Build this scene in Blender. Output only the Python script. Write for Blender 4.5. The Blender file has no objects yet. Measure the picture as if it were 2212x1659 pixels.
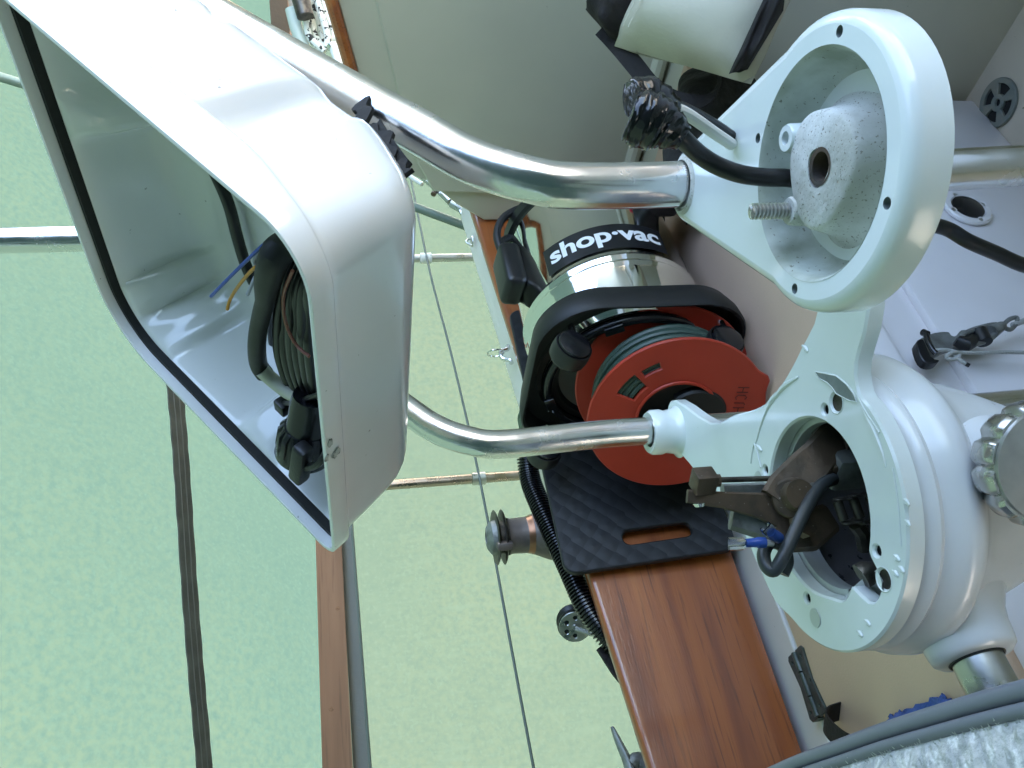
import bpy, bmesh, math, random
import numpy as np
from mathutils import Vector, Matrix
random.seed(7); np.random.seed(7)
scene = bpy.context.scene
COL = scene.collection
V = lambda *a: np.array(a, float)

# ------------------------------------------------------------------ camera
FPX, CZ, HEAD = 1789.0, 1.04, math.radians(52)
_U = V(-.979, .050, -.195); _U /= np.linalg.norm(_U)
_f = V(0, 0, 1) - _U[2]*_U; _f /= np.linalg.norm(_f)
_r = np.cross(_f, _U)
ROT = np.array([_r*math.sin(HEAD)+_f*math.cos(HEAD), -_r*math.cos(HEAD)+_f*math.sin(HEAD), _U])
CAM = V(0, 0, CZ)
cd = bpy.data.cameras.new('camera'); cam = bpy.data.objects.new('camera', cd); COL.objects.link(cam)
cd.sensor_width = 36; cd.lens = FPX/2212*36; cd.clip_start = .02; cd.clip_end = 2000
M = Matrix.Identity(4)
for i in range(3):
    M[i][0] = ROT[i][0]; M[i][1] = -ROT[i][1]; M[i][2] = -ROT[i][2]; M[i][3] = CAM[i]
cam.matrix_world = M
scene.camera = cam

# ------------------------------------------------------------------ sky, sun, exposure
SUN_EL, SUN_AZ = math.radians(38), math.radians(62)     # azimuth of the sun, measured from +X (bow) towards +Y (port)
world = bpy.data.worlds.new('World'); scene.world = world; world.use_nodes = True
wn = world.node_tree.nodes; wl = world.node_tree.links
sky = wn.new('ShaderNodeTexSky'); sky.sky_type = 'NISHITA'; sky.sun_disc = False
sky.air_density = 1.0; sky.dust_density = 4.5; sky.ozone_density = .2; sky.sun_elevation = SUN_EL; sky.sun_rotation = math.pi/2 - SUN_AZ
wl.new(sky.outputs[0], wn['Background'].inputs[0]); wn['Background'].inputs[1].default_value = .15
sl = bpy.data.lights.new('sun', 'SUN'); sl.energy = 3.0; sl.angle = math.radians(.5); sl.color = (1, .95, .86)
so = bpy.data.objects.new('sun', sl); COL.objects.link(so)
sd = Vector((math.cos(SUN_EL)*math.cos(SUN_AZ), math.cos(SUN_EL)*math.sin(SUN_AZ), math.sin(SUN_EL)))
so.rotation_euler = sd.to_track_quat('Z', 'Y').to_euler(); so.location = (0, 6, 8)
scene.view_settings.view_transform = 'Standard'; scene.view_settings.look = 'None'
scene.view_settings.gamma = 1; scene.view_settings.exposure = 4.0
scene.render.engine = 'CYCLES'
cy = scene.cycles
cy.use_denoising = True; cy.max_bounces = 8; cy.diffuse_bounces = 4; cy.glossy_bounces = 4; cy.transmission_bounces = 4
cy.sample_clamp_indirect = 6; cy.caustics_reflective = False; cy.caustics_refractive = False

# ------------------------------------------------------------------ measuring helpers: where a sight line meets a plane of the boat
def ray(x, y): return ROT @ V((x-1106)/FPX, (y-829.5)/FPX, 1)
def Pd(x, y, d): return CAM + ray(x, y)*d
def PZ(x, y, z): r = ray(x, y); return CAM + r*((z-CZ)/r[2])
def PX(x, y, X): r = ray(x, y); return CAM + r*(X/r[0])
def PY(x, y, Y): r = ray(x, y); return CAM + r*(Y/r[1])

# ------------------------------------------------------------------ materials
def nodes_of(m): return m.node_tree.nodes, m.node_tree.links
def mat(name, col, rough=.5, metal=0., bump=None, var=None, coat=0., spec=.5, spots=None, coords='Object', var2=None):
    """bump=(scale, strength, detail)  var=(scale, colour2, lo, hi)  spots=(scale, colour, threshold)"""
    m = bpy.data.materials.new(name); m.use_nodes = True
    n, l = nodes_of(m); b = n['Principled BSDF']
    b.inputs['Base Color'].default_value = (*col, 1); b.inputs['Roughness'].default_value = rough
    b.inputs['Metallic'].default_value = metal; b.inputs['Specular IOR Level'].default_value = spec
    b.inputs['Coat Weight'].default_value = coat; b.inputs['Coat Roughness'].default_value = .05
    tc = n.new('ShaderNodeTexCoord'); out = None
    prev = None
    def rgb(c):
        x = n.new('ShaderNodeRGB'); x.outputs[0].default_value = (*c, 1); return x.outputs[0]
    for spec_ in [('v', var), ('v', var2), ('s', spots)]:
        k, a = spec_
        if not a: continue
        if prev is None: prev = rgb(col)
        t = n.new('ShaderNodeTexNoise'); l.new(tc.outputs[coords], t.inputs['Vector'])
        t.inputs['Scale'].default_value = a[0]; t.inputs['Detail'].default_value = 5 if k == 'v' else 3
        r = n.new('ShaderNodeMapRange'); l.new(t.outputs['Fac'], r.inputs['Value'])
        lo, hi = (a[2], a[3]) if k == 'v' else (a[2], a[2]+.03)
        r.inputs['From Min'].default_value = lo; r.inputs['From Max'].default_value = hi
        mx = n.new('ShaderNodeMix'); mx.data_type = 'RGBA'
        l.new(r.outputs[0], mx.inputs['Factor']); l.new(prev, mx.inputs['A']); mx.inputs['B'].default_value = (*a[1], 1)
        prev = mx.outputs['Result']
    if prev is not None: l.new(prev, b.inputs['Base Color'])
    if bump:
        t = n.new('ShaderNodeTexNoise'); l.new(tc.outputs[coords], t.inputs['Vector'])
        t.inputs['Scale'].default_value = bump[0]; t.inputs['Detail'].default_value = bump[2] if len(bump) > 2 else 4
        bp = n.new('ShaderNodeBump'); bp.inputs['Strength'].default_value = bump[1]; bp.inputs['Distance'].default_value = bump[3] if len(bump) > 3 else .002
        l.new(t.outputs['Fac'], bp.inputs['Height']); l.new(bp.outputs[0], b.inputs['Normal'])
    return m

MT = {}
MT['gel'] = mat('white_gelcoat', (.79, .76, .75), .3, bump=(14, .05, 2), var=(5, (.73, .69, .67), .45, .75), spots=(160, (.3, .27, .2), .76))
MT['bulk'] = mat('cream_gelcoat', (.58, .55, .44), .38, bump=(9, .06, 2, .004), var=(3, (.50, .47, .38), .4, .75), spots=(120, (.3, .27, .2), .78))
MT['seat'] = mat('beige_nonskid', (.64, .45, .32), .6, bump=(420, .35, 3, .001), var=(6, (.57, .40, .29), .4, .7), var2=(420, (.60, .43, .31), .5, .7))
MT['sole'] = mat('cream_sole', (.60, .52, .41), .5, bump=(260, .2, 3, .001), var=(8, (.5, .43, .33), .5, .75), spots=(70, (.16, .12, .07), .71))
MT['plastic_white'] = mat('white_moulded_plastic', (.80, .80, .79), .16, bump=(60, .02, 2), var=(7, (.74, .73, .70), .5, .8), spots=(230, (.35, .33, .3), .74), coat=.3)
MT['paint'] = mat('white_enamel_paint', (.72, .77, .75), .22, bump=(30, .12, 4), var=(9, (.64, .69, .67), .5, .75), spots=(260, (.25, .25, .22), .76), coat=.3)
MT['paint_body'] = mat('white_enamel_paint_clean', (.74, .75, .76), .25, bump=(25, .05, 3), var=(6, (.64, .65, .65), .5, .75), spots=(170, (.25, .25, .22), .75), coat=.2)
MT['rough_cast'] = mat('pitted_white_casting', (.60, .61, .58), .75, bump=(150, .6, 4, .002), var=(25, (.42, .42, .37), .45, .65), spots=(900, (.24, .23, .19), .63))
MT['edge_alu'] = mat('bare_aluminium_edge', (.52, .55, .55), .5, .5, bump=(200, .2))
MT['bare'] = mat('bare_grey_metal', (.17, .20, .19), .6, .0, bump=(120, .3), var=(60, (.22, .25, .24), .4, .6))
MT['white_chip'] = mat('chalky_white_edge', (.82, .83, .80), .5, bump=(100, .3))
MT['rubber'] = mat('black_rubber', (.010, .010, .011), .55, bump=(90, .15))
MT['cable'] = mat('black_cable_jacket', (.007, .007, .008), .34, bump=(60, .08))
MT['cable_grey'] = mat('dark_grey_cable', (.035, .040, .042), .42, bump=(60, .08))
MT['tape'] = mat('black_vinyl_tape', (.006, .006, .007), .16, bump=(70, .45, 3, .003))
MT['blackpl'] = mat('black_plastic', (.008, .008, .009), .40, bump=(500, .1))
MT['blackgl'] = mat('black_glossy_plastic', (.007, .007, .009), .22)
MT['blacktx'] = mat('black_textured_plastic', (.009, .009, .009), .55, bump=(700, .25, 2, .0006))
MT['red'] = mat('red_plastic', (.42, .040, .020), .36, bump=(300, .05), var=(12, (.36, .033, .017), .45, .7))
MT['redrag'] = mat('bright_red_cloth', (.6, .02, .05), .7)
MT['greencord'] = mat('dark_green_cord', (.04, .07, .055), .42, bump=(120, .1))
MT['bronze'] = mat('dirty_bronze', (.125, .085, .055), .5, .45, bump=(130, .35), var=(40, (.06, .045, .032), .42, .62), spots=(300, (.3, .26, .2), .7))
MT['castgrey'] = mat('dull_grey_casting', (.24, .25, .24), .5, .5, bump=(150, .4), var=(50, (.14, .14, .13), .45, .65))
MT['steel_dark'] = mat('oily_dark_steel', (.10, .09, .075), .4, .7, bump=(130, .3), var=(60, (.04, .035, .03), .45, .6))
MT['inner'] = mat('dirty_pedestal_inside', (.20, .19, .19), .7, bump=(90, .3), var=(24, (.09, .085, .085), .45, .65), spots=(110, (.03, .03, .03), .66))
MT['zinc'] = mat('bright_tin_terminal', (.75, .76, .75), .18, 1.)
MT['blue_crimp'] = mat('blue_crimp_plastic', (.02, .07, .32), .35)
MT['wire_blue'] = mat('blue_wire', (.01, .06, .4), .4)
MT['wire_orange'] = mat('orange_wire', (.65, .28, .02), .4)
MT['wire_violet'] = mat('pale_violet_wire', (.42, .42, .55), .4)
MT['wire_red'] = mat('brown_red_wire', (.22, .07, .045), .4)
MT['cream_tube'] = mat('cream_cable_sheath', (.55, .54, .44), .45)
MT['gasket'] = mat('black_foam_gasket', (.006, .006, .006), .8, bump=(120, .5))
MT['winch'] = mat('dull_bronze_winch', (.17, .14, .125), .5, .5, bump=(220, .25), var=(30, (.12, .10, .095), .4, .65))
MT['canvas'] = mat('cream_canvas', (.60, .56, .44), .85, bump=(240, .5, 3, .001), var=(7, (.48, .43, .33), .45, .7), spots=(14, (.34, .29, .22), .7))
MT['darkcloth'] = mat('dark_brown_cloth', (.015, .011, .010), .8, bump=(90, .6, 4, .004))
MT['clothes'] = mat('dark_folded_cloth', (.03, .027, .022), .85, bump=(22, 1., 4, .02))
MT['lumber'] = None
MT['pvc'] = mat('white_pipe', (.68, .68, .64), .4, bump=(40, .1), var=(10, (.58, .58, .54), .45, .7))
MT['rope_grey'] = mat('grey_braided_rope', (.40, .40, .37), .8, bump=(420, .9, 2, .002))
MT['rope_spot'] = mat('black_flecked_white_rope', (.62, .64, .58), .8, bump=(200, .6), spots=(75, (.02, .02, .02), .56))
MT['rope_green'] = mat('thin_green_line', (.16, .22, .17), .7, bump=(300, .5))
MT['blue_towel'] = mat('blue_towel', (.05, .10, .36), .95, bump=(260, 1., 3, .004), var=(40, (.08, .14, .42), .4, .6))
MT['speckle'] = mat('speckled_white_terry', (.50, .50, .48), .95, bump=(160, .9, 4, .004), var=(85, (.38, .39, .39), .44, .60), var2=(150, (.68, .68, .66), .50, .64))
MT['vinyl_grey'] = mat('grey_vinyl_binding', (.15, .16, .19), .34, bump=(60, .1))
MT['gravel'] = mat('gravel_ground', (.38, .36, .32), .9, bump=(6, .5, 8, .05), var=(3, (.26, .25, .22), .4, .6))
MT['brownpaint'] = mat('brown_strap', (.11, .075, .05), .8, bump=(120, .5))
MT['plasticgrey'] = mat('grey_drain_plastic', (.17, .19, .17), .6, bump=(150, .2), var=(40, (.25, .24, .19), .45, .65))
MT['dark'] = mat('dark_opening', (.01, .01, .01), .9)
MT['letter'] = mat('white_print', (.78, .78, .78), .4)
MT['labelblack'] = mat('black_sticker', (.012, .012, .014), .3)
MT['ink'] = mat('dark_marker_ink', (.10, .012, .008), .6)

def steel(name, rough, tint=(.78, .78, .77), scr=.08):
    m = bpy.data.materials.new(name); m.use_nodes = True; n, l = nodes_of(m); b = n['Principled BSDF']
    b.inputs['Metallic'].default_value = 1; b.inputs['Base Color'].default_value = (*tint, 1)
    tc = n.new('ShaderNodeTexCoord'); t = n.new('ShaderNodeTexNoise'); t.inputs['Scale'].default_value = 35; t.inputs['Detail'].default_value = 6
    l.new(tc.outputs['Object'], t.inputs['Vector'])
    r = n.new('ShaderNodeMapRange'); r.inputs['To Min'].default_value = rough*.6; r.inputs['To Max'].default_value = rough*1.7
    r.inputs['From Min'].default_value = .3; r.inputs['From Max'].default_value = .7
    l.new(t.outputs['Fac'], r.inputs['Value']); l.new(r.outputs[0], b.inputs['Roughness'])
    t2 = n.new('ShaderNodeTexNoise'); t2.inputs['Scale'].default_value = 240; mp = n.new('ShaderNodeMapping'); mp.inputs['Scale'].default_value = (1, 1, .04)
    l.new(tc.outputs['Object'], mp.inputs['Vector']); l.new(mp.outputs[0], t2.inputs['Vector'])
    bp = n.new('ShaderNodeBump'); bp.inputs['Strength'].default_value = scr; bp.inputs['Distance'].default_value = .0006
    l.new(t2.outputs['Fac'], bp.inputs['Height']); l.new(bp.outputs[0], b.inputs['Normal'])
    return m
MT['steel'] = steel('polished_stainless', .19, (.74, .73, .72), .14)
MT['steel_tank'] = steel('mirror_stainless_tank', .05, (.80, .80, .78), .01)
MT['steel_dull'] = steel('dull_stainless', .3, (.5, .5, .48))
MT['wire'] = mat('dull_coated_wire', (.09, .11, .095), .5, .2)

def wood(name, c1, c2, c3, axis, rough, coat, scale=1., grain=1.):
    m = bpy.data.materials.new(name); m.use_nodes = True; n, l = nodes_of(m); b = n['Principled BSDF']
    tc = n.new('ShaderNodeTexCoord'); mp = n.new('ShaderNodeMapping'); sc = [9*scale]*3; sc[axis] = .55*scale
    mp.inputs['Scale'].default_value = sc; l.new(tc.outputs['Object'], mp.inputs['Vector'])
    t = n.new('ShaderNodeTexNoise'); t.inputs['Scale'].default_value = 2.2; t.inputs['Detail'].default_value = 8; t.inputs['Distortion'].default_value = .6
    l.new(mp.outputs[0], t.inputs['Vector'])
    cr = n.new('ShaderNodeValToRGB'); e = cr.color_ramp.elements
    e[0].position = .30; e[0].color = (*c1, 1); e[1].position = .68; e[1].color = (*c3, 1)
    k = cr.color_ramp.elements.new(.5); k.color = (*c2, 1); l.new(t.outputs['Fac'], cr.inputs[0])
    mp2 = n.new('ShaderNodeMapping'); s2 = [170*scale]*3; s2[axis] = 7*scale; mp2.inputs['Scale'].default_value = s2
    l.new(tc.outputs['Object'], mp2.inputs['Vector']); t2 = n.new('ShaderNodeTexNoise'); t2.inputs['Scale'].default_value = 1.4; t2.inputs['Detail'].default_value = 4
    l.new(mp2.outputs[0], t2.inputs['Vector'])
    r = n.new('ShaderNodeMapRange'); r.inputs['From Min'].default_value = .56; r.inputs['From Max'].default_value = .72; r.inputs['To Max'].default_value = .7*grain
    l.new(t2.outputs['Fac'], r.inputs['Value'])
    mx = n.new('ShaderNodeMix'); mx.data_type = 'RGBA'; l.new(r.outputs[0], mx.inputs['Factor']); l.new(cr.outputs[0], mx.inputs['A'])
    mx.inputs['B'].default_value = (c1[0]*.4, c1[1]*.4, c1[2]*.4, 1); l.new(mx.outputs['Result'], b.inputs['Base Color'])
    b.inputs['Roughness'].default_value = rough; b.inputs['Coat Weight'].default_value = coat; b.inputs['Coat Roughness'].default_value = .08
    t3 = n.new('ShaderNodeTexNoise'); t3.inputs['Scale'].default_value = 1.; t3.inputs['Detail'].default_value = 3
    mp3 = n.new('ShaderNodeMapping'); s3 = [420*scale]*3; s3[axis] = 40*scale; mp3.inputs['Scale'].default_value = s3
    l.new(tc.outputs['Object'], mp3.inputs['Vector']); l.new(mp3.outputs[0], t3.inputs['Vector'])
    bp = n.new('ShaderNodeBump'); bp.inputs['Strength'].default_value = .17; bp.inputs['Distance'].default_value = .0010
    l.new(t3.outputs['Fac'], bp.inputs['Height']); l.new(bp.outputs[0], b.inputs['Normal']); l.new(bp.outputs[0], b.inputs['Coat Normal'])
    return m
MT['teak'] = wood('varnished_teak', (.19, .038, .006), (.32, .080, .013), (.43, .125, .022), 0, .45, .9)
MT['lumber'] = wood('raw_lumber', (.13, .065, .032), (.185, .095, .05), (.23, .125, .068), 0, .75, 0, .7, .6)

def tarp_material(name, cols):
    m = bpy.data.materials.new(name); m.use_nodes = True; n, l = nodes_of(m)
    n.remove(n['Principled BSDF']); out = n['Material Output']
    tc = n.new('ShaderNodeTexCoord')
    def noise(s, d=4, scale3=None):
        t = n.new('ShaderNodeTexNoise'); t.inputs['Scale'].default_value = s; t.inputs['Detail'].default_value = d
        if scale3:
            mp = n.new('ShaderNodeMapping'); mp.inputs['Scale'].default_value = scale3; l.new(tc.outputs['Object'], mp.inputs['Vector']); l.new(mp.outputs[0], t.inputs['Vector'])
        else: l.new(tc.outputs['Object'], t.inputs['Vector'])
        return t.outputs['Fac']
    def mixc(f, a, b, lo, hi):
        r = n.new('ShaderNodeMapRange'); r.inputs['From Min'].default_value = lo; r.inputs['From Max'].default_value = hi; l.new(f, r.inputs['Value'])
        x = n.new('ShaderNodeMix'); x.data_type = 'RGBA'; l.new(r.outputs[0], x.inputs['Factor'])
        if isinstance(a, tuple): x.inputs['A'].default_value = (*a, 1)
        else: l.new(a, x.inputs['A'])
        x.inputs['B'].default_value = (*b, 1); return x.outputs['Result']
    k0 = cols; sc_ = lambda f: tuple(x*f for x in k0)
    c = mixc(noise(1.0, 2), sc_(1), (k0[0]*1.26, k0[1]*1.12, k0[2]*1.02), .4, .66)
    c = mixc(noise(75, 4), c, (k0[0]*.90, k0[1]*.93, k0[2]*.97), .36, .70)
    c = mixc(noise(110, 3), c, sc_(1.14), .52, .80)
    c = mixc(noise(1, 2, (70, 70, 9)), c, sc_(1.10), .55, .9)
    tr = n.new('ShaderNodeBsdfTranslucent'); df = n.new('ShaderNodeBsdfDiffuse'); ms = n.new('ShaderNodeMixShader'); ms.inputs[0].default_value = .4
    l.new(c, tr.inputs[0]); l.new(c, df.inputs[0]); l.new(tr.outputs[0], ms.inputs[1]); l.new(df.outputs[0], ms.inputs[2]); l.new(ms.outputs[0], out.inputs[0])
    bp = n.new('ShaderNodeBump'); bp.inputs['Strength'].default_value = .4; bp.inputs['Distance'].default_value = .03
    l.new(noise(2.2, 3), bp.inputs['Height']); l.new(bp.outputs[0], df.inputs['Normal']); l.new(bp.outputs[0], tr.inputs['Normal'])
    return m
MT['tarp'] = tarp_material('green_translucent_tarp', (.0175, .0312, .0262)); MT['tarp_side'] = tarp_material('green_translucent_tarp_sunlit_tint', (.0240, .0368, .0298))  # side panel: yellower, lighter copy; glow off the sunlit ground put into the colour
MT['seam2'] = mat('seam_stitching', (.19, .19, .16), .85)
MT['seam'] = mat('stitched_seam_webbing', (.115, .115, .095), .85, bump=(160, .5), var=(50, (.15, .15, .125), .4, .65))
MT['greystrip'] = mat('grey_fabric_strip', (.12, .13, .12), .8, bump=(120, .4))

def mat_mat():
    m = mat('black_quilted_foam', (.010, .0105, .013), .6)
    n, l = nodes_of(m); b = n['Principled BSDF']; tc = n.new('ShaderNodeTexCoord')
    mp = n.new('ShaderNodeMapping'); mp.inputs['Rotation'].default_value = (0, math.radians(45), 0); mp.inputs['Scale'].default_value = (46, 46, 46)
    l.new(tc.outputs['Object'], mp.inputs['Vector']); v = n.new('ShaderNodeTexVoronoi'); v.inputs['Scale'].default_value = 1.; v.inputs['Randomness'].default_value = .25
    l.new(mp.outputs[0], v.inputs['Vector']); bp = n.new('ShaderNodeBump'); bp.inputs['Strength'].default_value = .6; bp.inputs['Distance'].default_value = .004; bp.invert = True
    l.new(v.outputs['Distance'], bp.inputs['Height']); l.new(bp.outputs[0], b.inputs['Normal']); return m
MT['mat'] = mat_mat()

# ------------------------------------------------------------------ mesh helpers (all take world coordinates)
def thing(name, label, cat, loc, group=None):
    o = bpy.data.objects.new(name, None); COL.objects.link(o); o.location = tuple(loc); o.empty_display_size = .05
    o['label'] = label; o['category'] = cat; o['org'] = [float(x) for x in loc]
    if group: o['group'] = group
    return o
def org(o): return V(*o['org']) if o is not None and 'org' in o else V(0, 0, 0)
def link(name, me, m, parent=None, sharp=35, label=None, cat=None, kind=None, group=None, loc=None):
    o = bpy.data.objects.new(name, me); COL.objects.link(o)
    me.materials.append(m if not isinstance(m, str) else MT[m])
    if sharp is not None:
        me.shade_smooth(); me.set_sharp_from_angle(angle=math.radians(sharp))
    base = org(parent)
    if parent is None:
        loc = V(0, 0, 0) if loc is None else loc
        o.location = tuple(loc); me.transform(Matrix.Translation(tuple(-loc))); o['org'] = [float(x) for x in loc]
    else:
        me.transform(Matrix.Translation(tuple(-base))); o.parent = parent; o['org'] = [float(x) for x in base]
    if label: o['label'] = label
    if cat: o['category'] = cat
    if kind: o['kind'] = kind
    if group: o['group'] = group
    return o
def mesh(vs, fs, name='m'):
    me = bpy.data.meshes.new(name); me.from_pydata([tuple(map(float, v)) for v in vs], [], [tuple(map(int, f)) for f in fs]); me.validate(); me.update()
    bm = bmesh.new(); bm.from_mesh(me); bmesh.ops.recalc_face_normals(bm, faces=bm.faces); bm.to_mesh(me); bm.free()
    return me
def join(*parts):
    vs, fs = [], []
    for v, f in parts:
        o = len(vs); vs += [tuple(x) for x in v]; fs += [tuple(i+o for i in q) for q in f]
    return vs, fs
def unit(a): a = np.asarray(a, float); return a/np.linalg.norm(a)
def perp(a):
    a = unit(a); b = V(0, 0, 1) if abs(a[2]) < .9 else V(1, 0, 0); u = unit(np.cross(a, b)); return u, np.cross(a, u)
def catmull(P, sub=6, closed=False):
    P = [np.asarray(p, float) for p in P]; n = len(P); out = []
    for i in range(n if closed else n-1):
        if closed: a, b, c, d = P[i-1], P[i], P[(i+1) % n], P[(i+2) % n]
        else: a, b, c, d = P[max(i-1, 0)], P[i], P[i+1], P[min(i+2, n-1)]
        for k in range(sub):
            t = k/sub; out.append(.5*((2*b)+(-a+c)*t+(2*a-5*b+4*c-d)*t*t+(-a+3*b-3*c+d)*t**3))
    if not closed: out.append(P[-1])
    return out
def tube_raw(P, r, n=12, closed=False, sub=0, caps=True, flat=1.):
    if sub: P = catmull(P, sub, closed)
    P = [np.asarray(p, float) for p in P]; N = len(P)
    if callable(r): R = [r(i/(N-1)) for i in range(N)]
    elif hasattr(r, '__len__'): R = list(np.interp(np.linspace(0, 1, N), np.linspace(0, 1, len(r)), r))
    else: R = [r]*N
    T = []
    for i in range(N):
        if closed: t = P[(i+1) % N]-P[i-1]
        else: t = P[min(i+1, N-1)]-P[max(i-1, 0)]
        T.append(unit(t))
    u, w = perp(T[0]); vs, fs = [], []
    for i in range(N):
        if i:
            u = u-T[i]*(u@T[i]); u = unit(u)
        w = np.cross(T[i], u)
        for k in range(n):
            a = 2*math.pi*k/n; vs.append(P[i]+R[i]*(math.cos(a)*u+flat*math.sin(a)*w))
    for i in range(N if closed else N-1):
        j = (i+1) % N
        for k in range(n): fs.append((i*n+k, i*n+(k+1) % n, j*n+(k+1) % n, j*n+k))
    if caps and not closed:
        fs.append(tuple(range(n))); fs.append(tuple((N-1)*n+k for k in range(n)))
    return vs, fs
def lathe_raw(prof, o, axis, n=48, ref=None):
    """prof: list of (radius, height along axis)"""
    axis = unit(axis); u, w = perp(axis)
    if ref is not None: u = unit(np.asarray(ref)-axis*(np.asarray(ref)@axis)); w = np.cross(axis, u)
    vs, fs, rows = [], [], []
    for r, h in prof:
        if r < 1e-6: rows.append([len(vs)]*n); vs.append(o+axis*h)
        else:
            rows.append([len(vs)+k for k in range(n)])
            for k in range(n):
                a = 2*math.pi*k/n; vs.append(o+axis*h+r*(math.cos(a)*u+math.sin(a)*w))
    for i in range(len(rows)-1):
        for k in range(n):
            q = [rows[i][k], rows[i][(k+1) % n], rows[i+1][(k+1) % n], rows[i+1][k]]
            q2 = [x for j, x in enumerate(q) if x not in q[:j]]
            if len(q2) > 2: fs.append(tuple(q2))
    return vs, fs
def box_raw(c, ax, ay, az, d, bev=.0, seg=2):
    bm = bmesh.new(); bmesh.ops.create_cube(bm, size=1)
    for v in bm.verts: v.co = Vector((v.co.x*d[0], v.co.y*d[1], v.co.z*d[2]))
    if bev: bmesh.ops.bevel(bm, geom=bm.edges[:], offset=bev, segments=seg, profile=.5, affect='EDGES')
    ax, ay, az = unit(ax), unit(ay), unit(az)
    vs = [np.asarray(c)+ax*v.co.x+ay*v.co.y+az*v.co.z for v in bm.verts]; bm.verts.index_update()
    fs = [tuple(v.index for v in f.verts) for f in bm.faces]; bm.free(); return vs, fs
EX, EY, EZ = V(1, 0, 0), V(0, 1, 0), V(0, 0, 1)
def box(c, d, bev=0., seg=2): return box_raw(V(*c), EX, EY, EZ, d, bev, seg)
def offset_poly(P, d):
    """inset a counter-clockwise 2d loop by d"""
    P = np.asarray(P); n = len(P); out = []
    for i in range(n):
        a, b, c = P[i-1], P[i], P[(i+1) % n]
        e1 = b-a; e2 = c-b; e1 = e1/(np.linalg.norm(e1)+1e-12); e2 = e2/(np.linalg.norm(e2)+1e-12)
        n1 = np.array([-e1[1], e1[0]]); n2 = np.array([-e2[1], e2[0]]); m = n1+n2; L = m@m
        out.append(b+(m*(2*d/L) if L > .3 else n1*d))
    return np.array(out)
def area2(P): P = np.asarray(P); return .5*sum(P[i-1][0]*P[i][1]-P[i][0]*P[i-1][1] for i in range(len(P)))
def plate_raw(outer, holes, o, u, v, t, bev=.0015):
    """flat plate with holes; top face at o, thickness t below along -(u x v)"""
    u, v = unit(u), unit(v); w = np.cross(u, v); outer = np.asarray(outer, float)
    if area2(outer) < 0: outer = outer[::-1]
    hs = []
    for h in holes:
        h = np.asarray(h, float); hs.append(h if area2(h) < 0 else h[::-1])
    loops = [outer]+hs
    bm = bmesh.new(); mapping = []
    E3 = lambda p, z: Vector(tuple(o+u*p[0]+v*p[1]+w*z))
    tops, rings = [], []
    for L in loops:
        ins = offset_poly(L, bev) if bev else L
        a = [bm.verts.new(E3(p, 0)) for p in ins]
        mids = [[bm.verts.new(E3(p, -bev)) for p in L]] if bev else []
        low = [bm.verts.new(E3(p, -t)) for p in L]
        rings.append([a]+mids+[low])
    edges = []
    for R in rings:
        for i in range(len(R[0])): edges.append(bm.edges.new((R[0][i-1], R[0][i])))
    bmesh.ops.triangle_fill(bm, use_beauty=True, use_dissolve=False, edges=edges)
    tri = [[x for x in f.verts] for f in bm.faces]
    m = {}
    for R in rings:
        for a, b in zip(R[0], R[-1]): m[a] = b
    for f in tri: bm.faces.new([m[x] for x in reversed(f)])
    for R in rings:
        for k in range(len(R)-1):
            for i in range(len(R[k])):
                bm.faces.new((R[k][i-1], R[k][i], R[k+1][i], R[k+1][i-1]))
    bm.verts.index_update(); vs = [np.array(x.co) for x in bm.verts]; fs = [tuple(x.index for x in f.verts) for f in bm.faces]; bm.free(); return vs, fs
def circ(c, r, n=32, a0=0, a1=2*math.pi):
    return [(c[0]+r*math.cos(a0+(a1-a0)*k/n), c[1]+r*math.sin(a0+(a1-a0)*k/n)) for k in range(n)]
def rrect(x0, y0, x1, y1, r, n=8):
    if not hasattr(r, '__len__'): r = [r]*4
    P = []
    for (cx, cy, a, rr) in ((x1-r[0], y1-r[0], 0, r[0]), (x0+r[1], y1-r[1], 90, r[1]), (x0+r[2], y0+r[2], 180, r[2]), (x1-r[3], y0+r[3], 270, r[3])):
        for k in range(n+1): t = math.radians(a+90*k/n); P.append((cx+rr*math.cos(t), cy+rr*math.sin(t)))
    return P
def smooth2(P, sub=6, closed=True): return [p[:2] for p in catmull([(*p, 0) for p in P], sub, closed)]
def T(name, P, r, m, parent=None, n=12, closed=False, sub=0, flat=1., **k): return link(name, mesh(*tube_raw(P, r, n, closed, sub, True, flat)), m, parent, **k)
def Lz(name, prof, o, axis, m, parent=None, n=48, **k): return link(name, mesh(*lathe_raw(prof, o, axis, n)), m, parent, **k)
def B(name, c, d, m, parent=None, bev=.002, **k): return link(name, mesh(*box(c, d, bev)), m, parent, **k)
def strip_raw(P, W, t):
    """ribbon: centre points P, half-width vectors W, thickness t"""
    vs, fs = [], []
    N = len(P)
    for i in range(N):
        tt = unit(P[min(i+1, N-1)]-P[max(i-1, 0)]); nn = unit(np.cross(tt, W[i]))*t/2
        vs += [P[i]-W[i]-nn, P[i]+W[i]-nn, P[i]+W[i]+nn, P[i]-W[i]+nn]
    for i in range(N-1):
        for k in range(4): fs.append((4*i+k, 4*i+(k+1) % 4, 4*i+4+(k+1) % 4, 4*i+4+k))
    fs += [(0, 1, 2, 3), (4*N-4, 4*N-3, 4*N-2, 4*N-1)]; return vs, fs

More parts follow.
